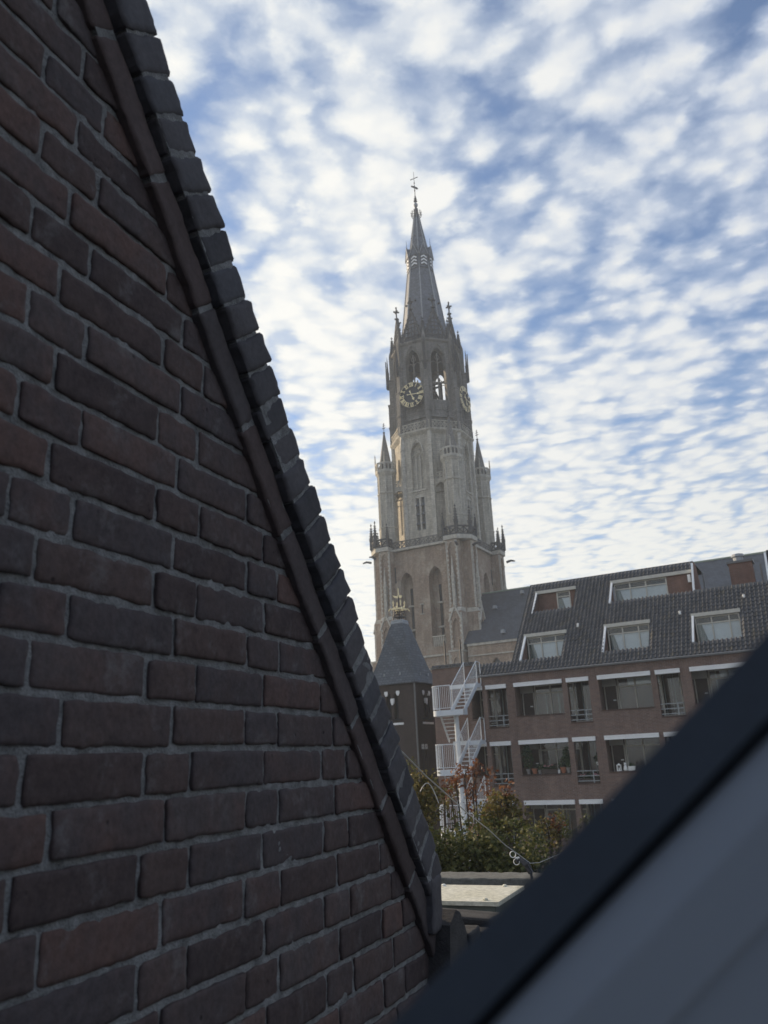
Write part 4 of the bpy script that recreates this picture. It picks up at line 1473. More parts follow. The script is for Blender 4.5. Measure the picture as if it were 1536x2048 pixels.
# windows and doors at the back of the loggias (y = 1.42, framed into the back wall)
YB = 1.40
for fl_i, zt in enumerate(AW):
    for i, (a, b) in enumerate(WIDE):
        sd = fl_i * 10 + i
        z0w, z1w = zt - 2.0, zt - 0.10
        wx0, wx1 = a + 0.58, b + 0.22
        cur = []
        if (fl_i, i) in ((0, 0), (2, 0), (0, 3), (2, 2)):
            cur = [(wx0 + 0.05, wx0 + 0.85, z0w, z1w - 0.35), (wx0 + 0.95, wx1 - 0.05, z0w, z1w - 0.35)]
        elif (fl_i, i) in ((1, 0),):
            cur = [(wx0 + 0.05, wx0 + 0.5, z0w, z1w - 0.4)]
        elif (fl_i, i) in ((0, 1),):
            cur = []
        else:
            cur = [(wx0 + 0.05, wx0 + 0.35, z0w, z1w), (wx1 - 0.4, wx1 - 0.05, z0w, z1w)]
        tr = z1w - 0.42
        wf = window(flats, wx0, wx1, z0w, z1w, YB, [wx0 + 0.86, wx0 + 1.70], tr, cur, seed=sd)
        if (fl_i, i) in ((0, 1), (0, 2)):  # pale sheets stand in for sky reflected in the top panes
            for xa, xb in ((wx0 + 0.5, wx0 + 0.84), (wx0 + 0.9, wx0 + 1.66), (wx0 + 1.74, wx1 - 0.05)):
                bl_ = MB()
                bl_.box(xa, xb, YB + 0.05, YB + 0.06, tr + 0.06, z1w - 0.05)
                bl_.build('pane_reflection', m_skyref, wf)
        d = MB()
        d.box(a - 0.05, a + 0.50, YB - 0.03, YB + 0.02, zt - 2.44, zt - 0.5)
        dd = d.build('door', m_door, flats)
        d = MB()
        d.box(a - 0.10, a - 0.05, YB - 0.05, YB + 0.03, zt - 2.44, zt - 0.45)
        d.box(a + 0.50, a + 0.55, YB - 0.05, YB + 0.03, zt - 2.44, zt - 0.45)
        d.build('door_frame', m_frame, dd)
        d = MB()
        d.box(a + 0.30, a + 0.44, YB - 0.045, YB - 0.031, zt - 1.18, zt - 1.12)
        d.build('house_number_plate', m_trimw, dd)
        d = MB()
        d.box(a - 0.16, a + 0.52, YB - 0.08, YB - 0.02, zt - 0.46, zt + 0.11)
        d.build('door_head_panel', m_ceil, flats)
    for i, (a, b) in enumerate(NARROW):
        sd = 100 + fl_i * 10 + i
        z0w, z1w = zt - 2.1, zt - 0.05
        cur = [(a + 0.02, a + 0.82, z0w, z1w - 0.1)]
        window(flats, a - 0.12, a + 0.86, z0w, z1w, YB, [], None, cur, seed=sd)
        window(flats, a + 0.90, b + 0.28, z0w, z1w, YB, [], z1w - 0.45, [], seed=sd + 50, name='glazed_door', fw_=0.09)
        zf = zt - 2.13
        for zz in (0.10, 0.33, 0.56):
            rb = MB()
            rb.tube([(a + 0.01, 0.06, zf + zz), (b - 0.01, 0.06, zf + zz)], 0.022, 6)
            rb.build('railing_bar', m_rail2, flats)
        rb = MB()
        rb.box(b - 0.32, b - 0.28, 0.03, 0.09, zf, zf + 0.58)
        rb.build('railing_post', m_rail2, flats)
    window(flats, -17.0, -16.15, zt - 1.9, zt - 0.1, YB, [-16.6], zt - 0.6, [(-16.95, -16.2, zt - 1.9, zt - 0.7)], seed=200 + fl_i)

# ---- mansard
TB = math.tan(R(48))
ZE = 11.72


def ry(z):
    return (z - ZE) / TB


DORM = [(-14.25, -11.98, 12.32, 13.72), (-9.92, -7.68, 12.32, 13.74), (-5.62, -3.45, 12.34, 13.76), (-1.3, 0.9, 12.34, 13.76),
        (-14.17, -11.88, 15.14, 16.46), (-9.85, -5.60, 15.14, 16.45)]
UP = [(-14.74, -5.60), (-1.95, XR)]          # parts of the roof that carry the upper row


def on_roof(x, z):
    if z < 12.36:
        return -16.85 < x < XR
    if x < -14.74 or x > XR:
        return False
    if z > 15.2 and not any(a <= x <= b for a, b in UP):
        return False
    if z > 17.2:
        return False
    return not any(a + 0.02 < x < b - 0.02 and c < z < d for a, b, c, d in DORM)


TP, TS = 0.2, 0.277                          # tile pitch along the eaves, gauge up the slope
dzr = TS * sin(R(48))
prof = [(-0.10, 0.012), (-0.055, 0.0), (-0.01, 0.016), (0.025, 0.078), (0.06, 0.088), (0.10, 0.03)]
tile = MB()
ud = Vector((0, cos(R(48)), sin(R(48))))
un = Vector((0, -sin(R(48)), cos(R(48))))


def tile_faces(mb, o):
    vs = []
    for t_, lift in ((-0.02, 0.042), (TS + 0.02, 0.0)):
        for x, h in prof:
            vs.append(tuple(o + Vector((x, 0, 0)) + ud * t_ + un * (h + lift)))
    for x, h in prof:
        vs.append(tuple(o + Vector((x, 0, 0)) + ud * -0.02 + un * (h + 0.006)))
    n = len(prof)
    fs = [(i, i + 1, n + i + 1, n + i) for i in range(n - 1)] + [(2 * n + i, 2 * n + i + 1, i + 1, i) for i in range(n - 1)]
    mb.add(vs, fs)


tile_faces(tile, Vector((0, 0, 0)))
t_me = None
cells = []
nrow = int((17.25 - ZE) / dzr)
for j in range(nrow):
    zc = ZE + (j + 0.5) * dzr
    for i in range(int((XR + 16.85) / TP)):
        x = -16.85 + (i + 0.5) * TP
        if on_roof(x, zc):
            cells.append((x, zc - dzr / 2))
# the 300 tiles that show largest are single pieces: nearest end of the roof, above the sash
vis = sorted([c for c in cells if c[0] < -1.7 and c[1] > 12.0 + max(0, (c[0] + 4.0) * 1.15)], key=lambda c: -c[0])[:300]
vset = set(vis)
rest = MB()
for c in cells:
    o = Vector((c[0], ry(c[1]), c[1])) + un * rnd.uniform(-0.004, 0.004)
    if c in vset:
        if t_me is None:
            ob = tile.build('roof_tile', m_tile, flats)
            t_me = ob.data
        else:
            ob = put('roof_tile', t_me, flats)
        ob.location = o
    else:
        tile_faces(rest, o)
tag(rest.build('roof_tiles', m_tile_many, flats), kind='stuff')
# boarding under the tiles with the same openings
rb = MB()


def slope_quad(mb, x0, x1, z0, z1, off=-0.03):
    mb.add([tuple(Vector((x, ry(z), z)) + un * off) for x, z in ((x0, z0), (x1, z0), (x1, z1), (x0, z1))], [(0, 1, 2, 3)])


xs = sorted({-16.85, -14.74, -5.60, -1.95, XR} | {v for d in DORM for v in d[:2]})
zs = sorted({ZE, 12.36, 15.2, 17.2} | {v for d in DORM for v in d[2:]})
for xa, xb in zip(xs, xs[1:]):
    for za, zb in zip(zs, zs[1:]):
        if on_roof((xa + xb) / 2, (za + zb) / 2):
            slope_quad(rb, xa, xb, za, zb)
rb.quad((-16.85, ry(12.36), 12.33), (-14.74, ry(12.36), 12.33), (-14.74, 9, 12.33), (-16.85, 9, 12.33))
rb.add([(-14.74, 0.3, 11.7), (-14.74, ry(17.2), 17.15), (-14.74, 9, 17.15), (-14.74, 9, 11.7)], [(0, 1, 2, 3)])
rb.quad((-14.74, ry(17.2), 17.17), (-5.60, ry(17.2), 17.17), (-5.60, 9, 17.17), (-14.74, 9, 17.17))
rb.quad((-5.6, ry(15.2), 15.17), (XR, ry(15.2), 15.17), (XR, 9, 15.17), (-5.6, 9, 15.17))
rb.quad((-17.15, 9, 0), (XR, 9, 0), (XR, 9, 15.2), (-17.15, 9, 15.2))
rb.build('roof_boarding', m_room, flats)
# side of the upper storey where it stops: tiled cheek with white trim, on both sides of the gap
for x, sgn in ((-5.60, 1), (-1.95, -1)):
    b = MB()
    b.prism([(0, 0)], 0, 1) if False else None
    b.add([(x, ry(15.1), 15.15), (x, ry(17.2) - 0.02, 17.2), (x + 0.02 * sgn, ry(17.2) + 0.9, 17.2), (x + 0.02 * sgn, ry(17.2) + 2.2, 15.15)], [(0, 1, 2, 3)])
    b.build('upper_cheek', m_dbrick, flats)
    b = MB()
    b.beam((x + 0.05 * sgn, ry(15.2) + 0.10, 15.2), (x + 0.05 * sgn, ry(17.1) - 0.6, 16.9), 0.10)
    b.build('verge_trim', m_trimw, flats)
    b = MB()
    b.beam((x + 0.4 * sgn, 5.0, 15.2), (x + 0.4 * sgn, 5.0, 16.5), 0.08)
    b.build('downpipe', m_gut, flats)
for i in range(int((XR + 5.5) / 0.2)):
    x = -5.45 + i * 0.2
    if any(a <= x <= b for a, b in UP):
        continue
    b = MB()
    b.tube([(x + 0.04, ry(15.2) - 0.05, 15.22), (x + 0.04, ry(15.2) + 0.5, 15.22)], 0.075, 6)
    b.build('ridge_tile', m_gut, flats)
b = MB()
b.tube([(-16.9, -0.14, 11.66), (XR, -0.14, 11.66)], 0.06, 6)
b.build('gutter', m_gut, flats)

for i, (x0, x1, z0, z1) in enumerate(DORM):
    yw = ry(z1) - 0.02
    up = i >= 4
    # cheeks and head
    for x, sgn in ((x0, 1), (x1, -1)):
        c = MB()
        c.add([(x, ry(z0) - 0.02, z0 - 0.05), (x, yw, z1), (x, yw + 0.05, z1), (x, yw + 0.05, z0 - 0.7), (x, ry(z0) - 0.02, z0 - 0.7)], [(0, 1, 2, 3, 4)])
        c.build('dormer_cheek', m_dbrick, flats)
    c = MB()
    c.box(x0 - 0.05, x1 + 0.03, yw - 0.14, yw + 0.02, z1 - 0.05, z1 + 0.13)
    c.build('dormer_fascia', m_frame, flats)
    c = MB()
    c.beam((x0 + 0.03, ry(z0) - 0.06, z0), (x0 + 0.03, yw - 0.10, z1), 0.10, 0.10)
    c.build('dormer_side_trim', m_trimw, flats)
    c = MB()
    c.quad((x0, ry(z0) - 0.02, z0 - 0.7), (x1, ry(z0) - 0.02, z0 - 0.7), (x1, yw + 0.05, z0 - 0.7), (x0, yw + 0.05, z0 - 0.7))
    c.quad((x0, ry(z0) - 0.015, z0 - 0.7), (x1, ry(z0) - 0.015, z0 - 0.7), (x1, ry(z0) - 0.015, z0), (x0, ry(z0) - 0.015, z0))
    c.build('dormer_floor', m_room, flats)
    zb = z0 - 0.55
    if i == 4:
        w0, w1, cols = x0 + 1.15, x1 - 0.35, []
        bs = MB()
        bs.box(x0, w0, yw, yw + 0.1, zb, z1 - 0.05)
        bs.box(w1, x1, yw, yw + 0.1, zb, z1 - 0.05)
        bs.build('dormer_wall', m_dbrick, flats)
    elif i == 5:
        w0, w1, cols = x0 + 0.10, x1 - 1.35, [x0 + 0.95, x0 + 1.8]
        bs = MB()
        bs.box(w1, x1, yw, yw + 0.1, zb, z1 - 0.05)
        bs.build('dormer_wall', m_dbrick, flats)
    else:
        w0, w1, cols = x0 + 0.08, x1 - 0.04, [x0 + 0.85, x0 + 1.65]
    f = window(flats, w0, w1, zb, z1 - 0.06, yw + 0.03, cols, z1 - 0.40 if i != 4 else z1 - 0.35, [], name='dormer_window', seed=300 + i, depth_room=0.7)
    cb = MB()  # pale sheet imitates sky reflected in the panes, with white curtains
    lo = w0 + 0.28
    cb.add([(lo, yw + 0.09, z1 - 0.42), (w1 - 0.06, yw + 0.09, z1 - 0.42), (w1 - 0.06, yw + 0.09, zb), (lo + 0.38, yw + 0.09, zb)], [(0, 1, 2, 3)])
    cb.build('pane_reflection', m_skyref, f)
    curtain_mesh(w0 + 0.05, w0 + 0.45, zb, z1 - 0.4, yw + 0.2, 900 + i).build('curtain', m_curt, f)
b = MB()
b.box(-5.85, -5.70, ry(16.3) - 0.12, ry(16.3), 15.9, 16.3)
b.build('wall_lamp', m_trimw, flats)
for x, zz in ((-11.38, 14.0), (-6.2, 14.0), (-3.2, 14.5)):
    b = MB()
    b.lathe([(0.07, zz - 0.02), (0.06, zz + 0.10), (0.08, zz + 0.12), (0.03, zz + 0.15)], 8, x, ry(zz) - 0.08)
    b.box(x - 0.10, x + 0.10, ry(zz) - 0.10, ry(zz) + 0.12, zz - 0.05, zz + 0.0)
    b.build('roof_vent', m_trimw, flats)
b = MB()
b.box(-3.95, -2.80, 6.0, 7.0, 14.5, 16.95)
ch = b.build('chimney', m_dbrick, flats)
b = MB()
b.box(-4.03, -2.72, 5.93, 7.07, 16.95, 17.07)
b.build('chimney_cap', m_gut, ch)
b = MB()
b.lathe([(0.26, 17.07), (0.26, 17.35), (0.34, 17.36), (0.30, 17.5), (0.08, 17.55)], 10, -3.45, 6.5)
b.build('chimney_pot', m_lead, ch)

# ------------------------------------------------------------------ plants and pots on the middle balconies
m_terra = mat_plain('terracotta', (0.30, 0.12, 0.07), 0.8, 0.15, 20)
m_grey = mat_plain('grey_pot', (0.22, 0.21, 0.20), 0.7, 0.15, 12)
m_pwhite = mat_plain('white_glaze', (0.75, 0.75, 0.73), 0.4, 0.06, 10)
m_green = mat_leaf('balcony_leaf', [(0.2, (0.02, 0.04, 0.018)), (0.8, (0.05, 0.09, 0.035))])
m_pink = mat_leaf('pink_petal', [(0.2, (0.55, 0.22, 0.26)), (0.8, (0.75, 0.45, 0.45))])


def leaves(mb, c, rad, n, size, rr, flat=0.0):
    """leaf-sized bent faces through an ellipsoid"""
    for _ in range(n):
        while True:
            p = Vector((rr.uniform(-1, 1), rr.uniform(-1, 1), rr.uniform(-1, 1)))
            if p.length < 1 and p.length > 0.25 * rr.random():
                break
        p = Vector((c[0] + p.x * rad[0], c[1] + p.y * rad[1], c[2] + p.z * rad[2]))
        s = size * rr.uniform(0.6, 1.35)
        d = Vector((rr.gauss(0, 1), rr.gauss(0, 1), rr.gauss(-0.35, 0.7)))
        d.normalize()
        q = d.cross(Vector((rr.gauss(0, 1), rr.gauss(0, 1), rr.gauss(0, 1))))
        if q.length < 1e-3:
            continue
        q.normalize()
        nn = d.cross(q)
        w = s * 0.34
        mb.add([tuple(p), tuple(p + d * s * 0.45 + q * w + nn * s * 0.10), tuple(p + d * s), tuple(p + d * s * 0.45 - q * w + nn * s * 0.10)], [(0, 1, 2), (0, 2, 3)])


def floc(x, y, z):
    p = FB + FD * x + FN * y
    return (p.x, p.y, z)


ZP = 6.695                                   # top of the middle parapet
rp = random.Random(5)
for x, w, h, mt, lf, ph, lab, fl_n in (
        (-14.22, 0.20, 0.24, m_grey, 260, 1.15, 'tall bushy plant in a grey pot at the left end of the middle balcony parapet', 0),
        (-13.88, 0.28, 0.26, m_terra, 0, 0, 'round terracotta pot beside the tall bush on the middle balcony parapet', 0),
        (-13.62, 0.20, 0.20, m_grey, 40, 0.22, 'small grey pot with low greenery next to the left terracotta pot', 0),
        (-12.66, 0.20, 0.17, m_pwhite, 0, 0, 'square white pot between the planter and the right terracotta pot', 0),
        (-12.42, 0.28, 0.27, m_terra, 60, 0.4, 'round terracotta pot near the right end of the middle balcony parapet', 0),
        (-12.16, 0.22, 0.25, m_grey, 330, 0.95, 'dark leafy plant in a grey pot against the right pillar of the middle balcony', 0)):
    o = thing('potted_plant' if lf else 'flower_pot', lab, 'plant' if lf else 'pot', floc(x, 0.16, ZP + 0.013), TRZ, 'pots along the middle balcony')
    b = MB()
    if mt is m_pwhite:
        b.lathe([(w * 0.42, 0), (w * 0.55, h), (w * 0.48, h), (w * 0.45, h * 0.85)], 4, rot=pi / 4)
    else:
        b.lathe([(w * 0.34, 0), (w * 0.52, h * 0.8), (w * 0.56, h * 0.82), (w * 0.56, h), (w * 0.48, h), (w * 0.45, h * 0.86)], 12)
    b.build('pot', mt, o, smooth=False)
    if lf:
        b = MB()
        leaves(b, (0, 0, h + ph / 2), (0.26, 0.2, ph / 2 + 0.04), int(lf * 1.5), 0.12, rp)
        b.build('foliage', m_green, o)
        b = MB()
        b.tube([(0, 0, h * 0.8), (0.02, 0.01, h + ph * 0.5), (-0.01, 0, h + ph * 0.85)], 0.012, 5)
        b.build('stem', m_door, o)
pl = thing('planter', 'long dark planter with pink flowers in the middle of the balcony parapet', 'planter', floc(-13.1, 0.16, ZP + 0.013), TRZ)
b = MB()
b.prism([(-0.40, 0), (0.40, 0), (0.43, 0.19), (-0.43, 0.19)], -0.1, 0.1)
b.build('box', m_door, pl)
b = MB()
leaves(b, (0, 0, 0.25), (0.42, 0.12, 0.12), 160, 0.08, rp)
b.build('foliage', m_green, pl)
b = MB()
for _ in range(9):
    leaves(b, (rp.uniform(-0.38, 0.2), rp.uniform(-0.1, 0.02), 0.34 + rp.uniform(-0.04, 0.08)), (0.035, 0.035, 0.03), 9, 0.05, rp)
b.build('flowers', m_pink, pl)
pl2 = thing('planter', 'low planter with pink blooms behind the railing of the middle narrow balcony', 'planter', floc(-11.2, 0.24, 6.22), TRZ)
b = MB()
b.prism([(-0.45, 0), (0.45, 0), (0.47, 0.2), (-0.47, 0.2)], -0.09, 0.09)
b.build('box', m_door, pl2)
b = MB()
leaves(b, (0, 0, 0.3), (0.46, 0.12, 0.14), 170, 0.08, rp)
b.build('foliage', m_green, pl2)
b = MB()
for x in (-0.36, -0.22, 0.28, 0.38, 0.33):
    leaves(b, (x, -0.1, 0.36 + rp.uniform(-0.05, 0.05)), (0.06, 0.04, 0.045), 14, 0.06, rp)
b.build('flowers', m_pink, pl2)
hp = thing('potted_plant', 'trailing plant in a white pot hanging beside the glazed door of the middle narrow balcony', 'plant', floc(-10.78, 0.5, 7.0), TRZ)
b = MB()
b.lathe([(0.07, 0), (0.12, 0.16), (0.10, 0.16)], 10)
b.build('pot', m_pwhite, hp)
b = MB()
leaves(b, (0, 0, 0.32), (0.16, 0.14, 0.3), 150, 0.1, rp)
b.build('foliage', m_green, hp)
fg = thing('cat_figurine', 'small white cat figurine on the parapet of the right middle balcony', 'figurine', floc(-9.42, 0.14, ZP + 0.013), TRZ)
b = MB()
b.lathe([(0.085, 0), (0.10, 0.06), (0.075, 0.18), (0.045, 0.25)], 10)
b.lathe([(0.02, 0.22), (0.062, 0.27), (0.062, 0.32), (0.03, 0.36)], 10)
for s in (-1, 1):
    b.lathe([(0.02, 0.34), (0.002, 0.40)], 5, 0.035 * s, 0)
b.tube([(0.06, 0, 0.03), (0.13, 0.0, 0.05), (0.14, 0, 0.14)], 0.018, 5)
b.build('body', m_pwhite, fg, smooth=True)
wp = thing('potted_plant', 'white rectangular pot with green shoots beside the cat figurine', 'plant', floc(-9.12, 0.16, ZP + 0.013), TRZ)
b = MB()
b.prism([(-0.14, 0), (0.14, 0), (0.16, 0.2), (-0.16, 0.2)], -0.09, 0.09)
b.build('pot', m_pwhite, wp)
b = MB()
leaves(b, (0, 0, 0.26), (0.13, 0.08, 0.1), 70, 0.08, rp)
b.build('foliage', m_green, wp)
lt = thing('lantern', 'pale square lantern left of the cat figurine on the parapet', 'lantern', floc(-9.72, 0.14, ZP + 0.013), TRZ)
b = MB()
for x in (-0.08, 0.08):
    for y in (-0.08, 0.08):
        b.box(x - 0.014, x + 0.014, y - 0.014, y + 0.014, 0, 0.27)
b.box(-0.1, 0.1, -0.1, 0.1, 0, 0.03)
b.box(-0.1, 0.1, -0.1, 0.1, 0.25, 0.28)
b.lathe([(0.1, 0.28), (0.02, 0.34)], 4, rot=pi / 4)
b.build('frame', m_pwhite, lt)
b = MB()
b.lathe([(0.03, 0.03), (0.03, 0.15)], 8)
b.build('candle', m_pwhite, lt)

# ------------------------------------------------------------------ brick stair block at the end of the flats
blk = thing('stair_block', 'windowless brick stair block with a tiled coping behind the white fire escape', 'building', floc(0, 0, 0), TRZ)
b = MB()
b.box(-19.75, -17.16, 1.3, 6.0, 0, 12.45)
b.build('wall', m_fbrick, blk)
b = MB()
b.box(-19.8, -17.1, 1.24, 6.05, 12.45, 12.53)
b.build('coping', m_gut, blk)
for i in range(13):
    x = -19.72 + i * 0.205
    b = MB()
    b.tube([(x + 0.1, 1.2, 12.56), (x + 0.1, 1.6, 12.60)], 0.09, 6)
    b.build('coping_tile', m_tile, blk)
for x, h in ((-19.0, 1.5), (-18.05, 1.5)):
    b = MB()
    b.tube([(x, 1.6, 12.5), (x, 1.6, 12.5 + h)], 0.045, 6)
    b.box(x - 0.1, x + 0.1, 1.5, 1.7, 12.5, 12.62)
    b.build('vent_pipe', m_iron, blk)

# ------------------------------------------------------------------ white fire escape
m_steel = mat_plain('galvanised_white', (0.62, 0.66, 0.70), 0.45, 0.08, 5, 0.05, spec=0.4)
fe = thing('fire_escape', 'white steel fire escape stairs with landings and mesh guards', 'staircase', floc(0, 0, 0), TRZ)
YF = -2.45
b = MB()
b.lathe([(0.12, 0), (0.12, 9.7)], 14, -17.22, -1.45)
b.build('column', m_steel, fe, smooth=False)
for k, zp in enumerate((9.95, 7.10, 4.25, 1.40)):
    # platform, rounded at the left corner
    outline = [(-16.38, YF), (-17.75, YF)] + [(-17.75 - 0.42 * sin(a), YF + 0.42 - 0.42 * cos(a)) for a in [R(15), R(35), R(55), R(75), R(90)]] + [(-18.17, -1.45), (-17.02, -1.45), (-17.02, YF + 0.55), (-16.38, YF + 0.55)]
    n = len(outline)
    b = MB()
    b.add([(x, y, zp - 0.27) for x, y in outline] + [(x, y, zp) for x, y in outline],
          [tuple(range(n)), tuple(range(n, 2 * n))[::-1]] + [(i, (i + 1) % n, n + (i + 1) % n, n + i) for i in range(n)])
    b.build('platform', m_steel, fe)
    path = [(-17.02, YF + 0.02)] + outline[1:8]
    b = MB()
    b.tube([(x, y, zp + 1.2) for x, y in path], 0.024, 6)
    b.tube([(x, y, zp + 0.10) for x, y in path], 0.018, 6)
    b.build('handrail', m_steel, fe)
    for (xa, ya), (xb, yb) in zip(path, path[1:]):
        m_ = max(1, round(math.hypot(xb - xa, yb - ya) / 0.105))
        for i in range(m_):
            f = i / m_
            b = MB()
            x, y = xa + (xb - xa) * f, ya + (yb - ya) * f
            rr = 0.026 if i % 6 == 0 and m_ > 3 else 0.0095
            b.tube([(x, y, zp - (0.2 if rr > 0.02 else -0.1)), (x, y, zp + 1.2)], rr, 5)
            b.build('baluster', m_steel, fe)
    # right flight: from the front of the platform up and away to the landing
    y0, y1, za, zb = YF + 0.15, -0.55, zp, zp + 1.36
    x0, x1 = -17.0, -16.3
    nst = 7
    for i in range(1, nst):
        f = i / nst
        b = MB()
        yy, zz = y0 + (y1 - y0) * f, za + (zb - za) * f
        b.box(x0 + 0.02, x1 - 0.02, yy - 0.02, yy + 0.26, zz - 0.035, zz)
        b.build('tread', m_steel, fe)
    for x in (x0, x1):
        b = MB()
        b.beam((x, y0 - 0.15, za - 0.08), (x, y1, zb - 0.02), 0.03, 0.24)
        b.build('stringer', m_steel, fe)
        b = MB()
        b.tube([(x, y0 + 0.02, za + 1.2), (x, y1, zb + 1.12), (x, y1, zb - 0.1)], 0.024, 6)
        b.tube([(x, y0 + 0.02, za + 1.2), (x, y0, za)], 0.02, 6)
        b.build('stair_rail', m_steel, fe)
        for i in range(1, 18):
            f = i / 18
            b = MB()
            yy = y0 + (y1 - y0) * f
            b.tube([(x, yy, za + (zb - za) * f), (x, yy, za + 1.2 + (zb - za - 0.08) * f)], 0.0075, 4)
            b.build('baluster', m_steel, fe)
    # upper landing against the facade
    b = MB()
    b.box(-17.9, -16.3, -0.55, 0.0 if zp < 9 else -0.02, zb - 0.2, zb)
    b.build('landing', m_steel, fe)
    b = MB()
    b.tube([(-16.3, -0.55, zb + 1.12), (-16.3, -0.05, zb + 1.10), (-16.3, -0.05, zb)], 0.022, 6)
    b.build('landing_guard', m_steel, fe)
    # left flight: from the landing below up towards the platform
    zl = zp - 2.85 + 1.36
    for i in range(1, 8):
        f = i / 8
        b = MB()
        yy, zz = -0.55 + (-1.45 + 0.55) * f, zl + (zp - zl) * f
        b.box(-18.1, -17.4, yy - 0.12, yy + 0.1, zz - 0.03, zz)
        b.build('tread', m_steel, fe)
    for x in (-18.12, -17.38):
        b = MB()
        b.beam((x, -0.5, zl), (x, -1.5, zp - 0.05), 0.03, 0.16)
        b.build('stringer', m_steel, fe)

# ------------------------------------------------------------------ small brick turret with a slate bell roof and gilded crown
TL_ = floc(-22.9, 3.72, 0)
tu = thing('brick_turret', 'square brick turret with a flared slate roof and a gilded crown on top', 'turret', TL_, TRZ)
m_ubrick = mat_brickwork('turret_brick', (0.066, 0.048, 0.042), (0.053, 0.040, 0.037), (0.085, 0.075, 0.07), 0.22, 0.0625, 0.3, (0.06, 0.05, 0.048), 0.4, 0.5, 0.3)
m_uslate = mat_slate('turret_slate', (0.075, 0.088, 0.106), 0.155, 0.22, 0.26)
ub, ubk = MB(), MB()
hw = 1.5
for k in range(4):
    ub.M = ubk.M = rotz(90 * k)
    o_ = [(-0.36, -0.04, 9.95, 11.1, 11.45), (0.10, 0.42, 9.95, 11.1, 11.45)]
    if k == 1:
        o_ += [(-0.9, -0.74, 6.5, 8.3, 8.4), (-0.46, -0.30, 6.5, 8.3, 8.4)]
    wall(ub, -hw, hw, 0, 11.95, -hw, o_, 0.3, ubk, 8)
ub.build('turret_wall', m_ubrick, tu)
ubk.build('lancet_shutter', m_dark, tu)
for k in range(4):
    for xx, zz, pts in ((-0.36, 11.42, 0), (0.42, 11.42, 0), (0.03, 11.0, 1)):
        b = MB()
        b.prism([(xx - 0.1, zz + 0.13), (xx + 0.1, zz + 0.13), (xx + 0.12, zz), (xx + 0.05, zz - 0.14 - 0.1 * pts), (xx - 0.05, zz - 0.14 - 0.1 * pts), (xx - 0.12, zz)], -hw - 0.035, -hw + 0.1)
        o = b.build('keystone', m_trimw, tu)
        o.rotation_euler = (0, 0, R(90 * k))
    b = MB()
    b.box(-0.62, 0.72, -hw - 0.06, -hw + 0.1, 9.62, 9.74)
    o = b.build('sill_band', m_trimw, tu)
    o.rotation_euler = (0, 0, R(90 * k))
    b = MB()
    b.box(-0.55, 0.62, -hw - 0.08, -hw + 0.1, 9.88, 9.95)
    o = b.build('sill', m_dark, tu)
    o.rotation_euler = (0, 0, R(90 * k))
for x in (-0.82, -0.38):
    b = MB()
    b.box(hw - 0.05, hw + 0.04, x - 0.13, x + 0.13, 8.4, 8.5)
    b.box(hw - 0.05, hw + 0.04, x - 0.13, x - 0.07, 8.22, 8.4)
    b.box(hw - 0.05, hw + 0.04, x + 0.07, x + 0.13, 8.22, 8.4)
    b.build('slit_cap', m_trimw, tu)
b = MB()
b.tube([(hw + 0.07, -hw - 0.07, 0), (hw + 0.07, -hw - 0.07, 11.9)], 0.055, 8)
b.build('downpipe', m_gut, tu)
b = MB()
prof_r = [(1.66, 11.93), (1.66, 12.0), (1.42, 12.45), (1.22, 12.95), (1.05, 13.5), (0.86, 14.15), (0.68, 14.8), (0.50, 15.4), (0.38, 15.72)]
b.lathe([(q * math.sqrt(2), z) for q, z in prof_r], 4, rot=pi / 4)
b.build('slate_roof', m_uslate, tu)
b = MB()
b.lathe([(q * math.sqrt(2), z) for q, z in ((0.40, 15.66), (0.42, 15.72), (0.38, 15.82), (0.40, 15.86), (0.36, 15.92))], 4, rot=pi / 4)
b.build('lead_collar', m_lead, tu)
b = MB()
for s1 in (-1, 1):
    for s2 in (-1, 1):
        b.beam((0.3 * s1, 0.3 * s2, 15.9), (0.22 * s1, 0.22 * s2, 16.6), 0.05)
b.box(-0.3, 0.3, -0.3, 0.3, 16.1, 16.16)
b.beam((0, 0, 15.9), (0, 0, 17.5), 0.05)
for zz in (16.3, 16.45):
    b.beam((-0.34, 0, zz), (0.34, 0, zz), 0.04)
    b.beam((0, -0.34, zz), (0, 0.34, zz), 0.04)
b.build('crown_frame', m_iron, tu)
for k in range(4):
    b = MB()
    b.M = rotz(90 * k)
    b.beam((-0.34, -0.34, 16.62), (0.34, -0.34, 16.62), 0.05, 0.09)
    b.lathe([(0.01, 16.62), (0.07, 16.72), (0.01, 16.82)], 6, 0, -0.34)
    b.tube([(-0.5, -0.46, 16.5), (-0.4, -0.4, 16.66), (-0.32, -0.32, 16.6)], 0.035, 5)
    b.beam((-0.26, -0.26, 16.8), (-0.26, -0.26, 17.15), 0.05)
    b.beam((-0.33, -0.26, 17.02), (-0.19, -0.26, 17.02), 0.045)
    b.build('gilded_crest', m_gold, tu)
b = MB()
b.beam((0, 0, 17.4), (0, 0, 17.95), 0.05)
b.prism([(-0.02, 17.55), (-0.10, 17.47), (-0.42, 17.55), (-0.30, 17.40), (-0.12, 17.33), (0.02, 17.36), (0.18, 17.3), (0.26, 17.46), (0.12, 17.5)], -0.02, 0.02)
b.build('weather_vane', m_gold, tu)
for k in range(4):
    for x, zz in ((-0.45, 12.45), (0.6, 12.45)):
        b = MB()
        b.M = rotz(90 * k)
        y_ = -1.42
        b.prism([(x - 0.06, zz), (x + 0.06, zz), (x + 0.02, zz + 0.16), (x - 0.02, zz + 0.16)], y_ - 0.05, y_ + 0.05)
        b.build('roof_hook', m_lead, tu)
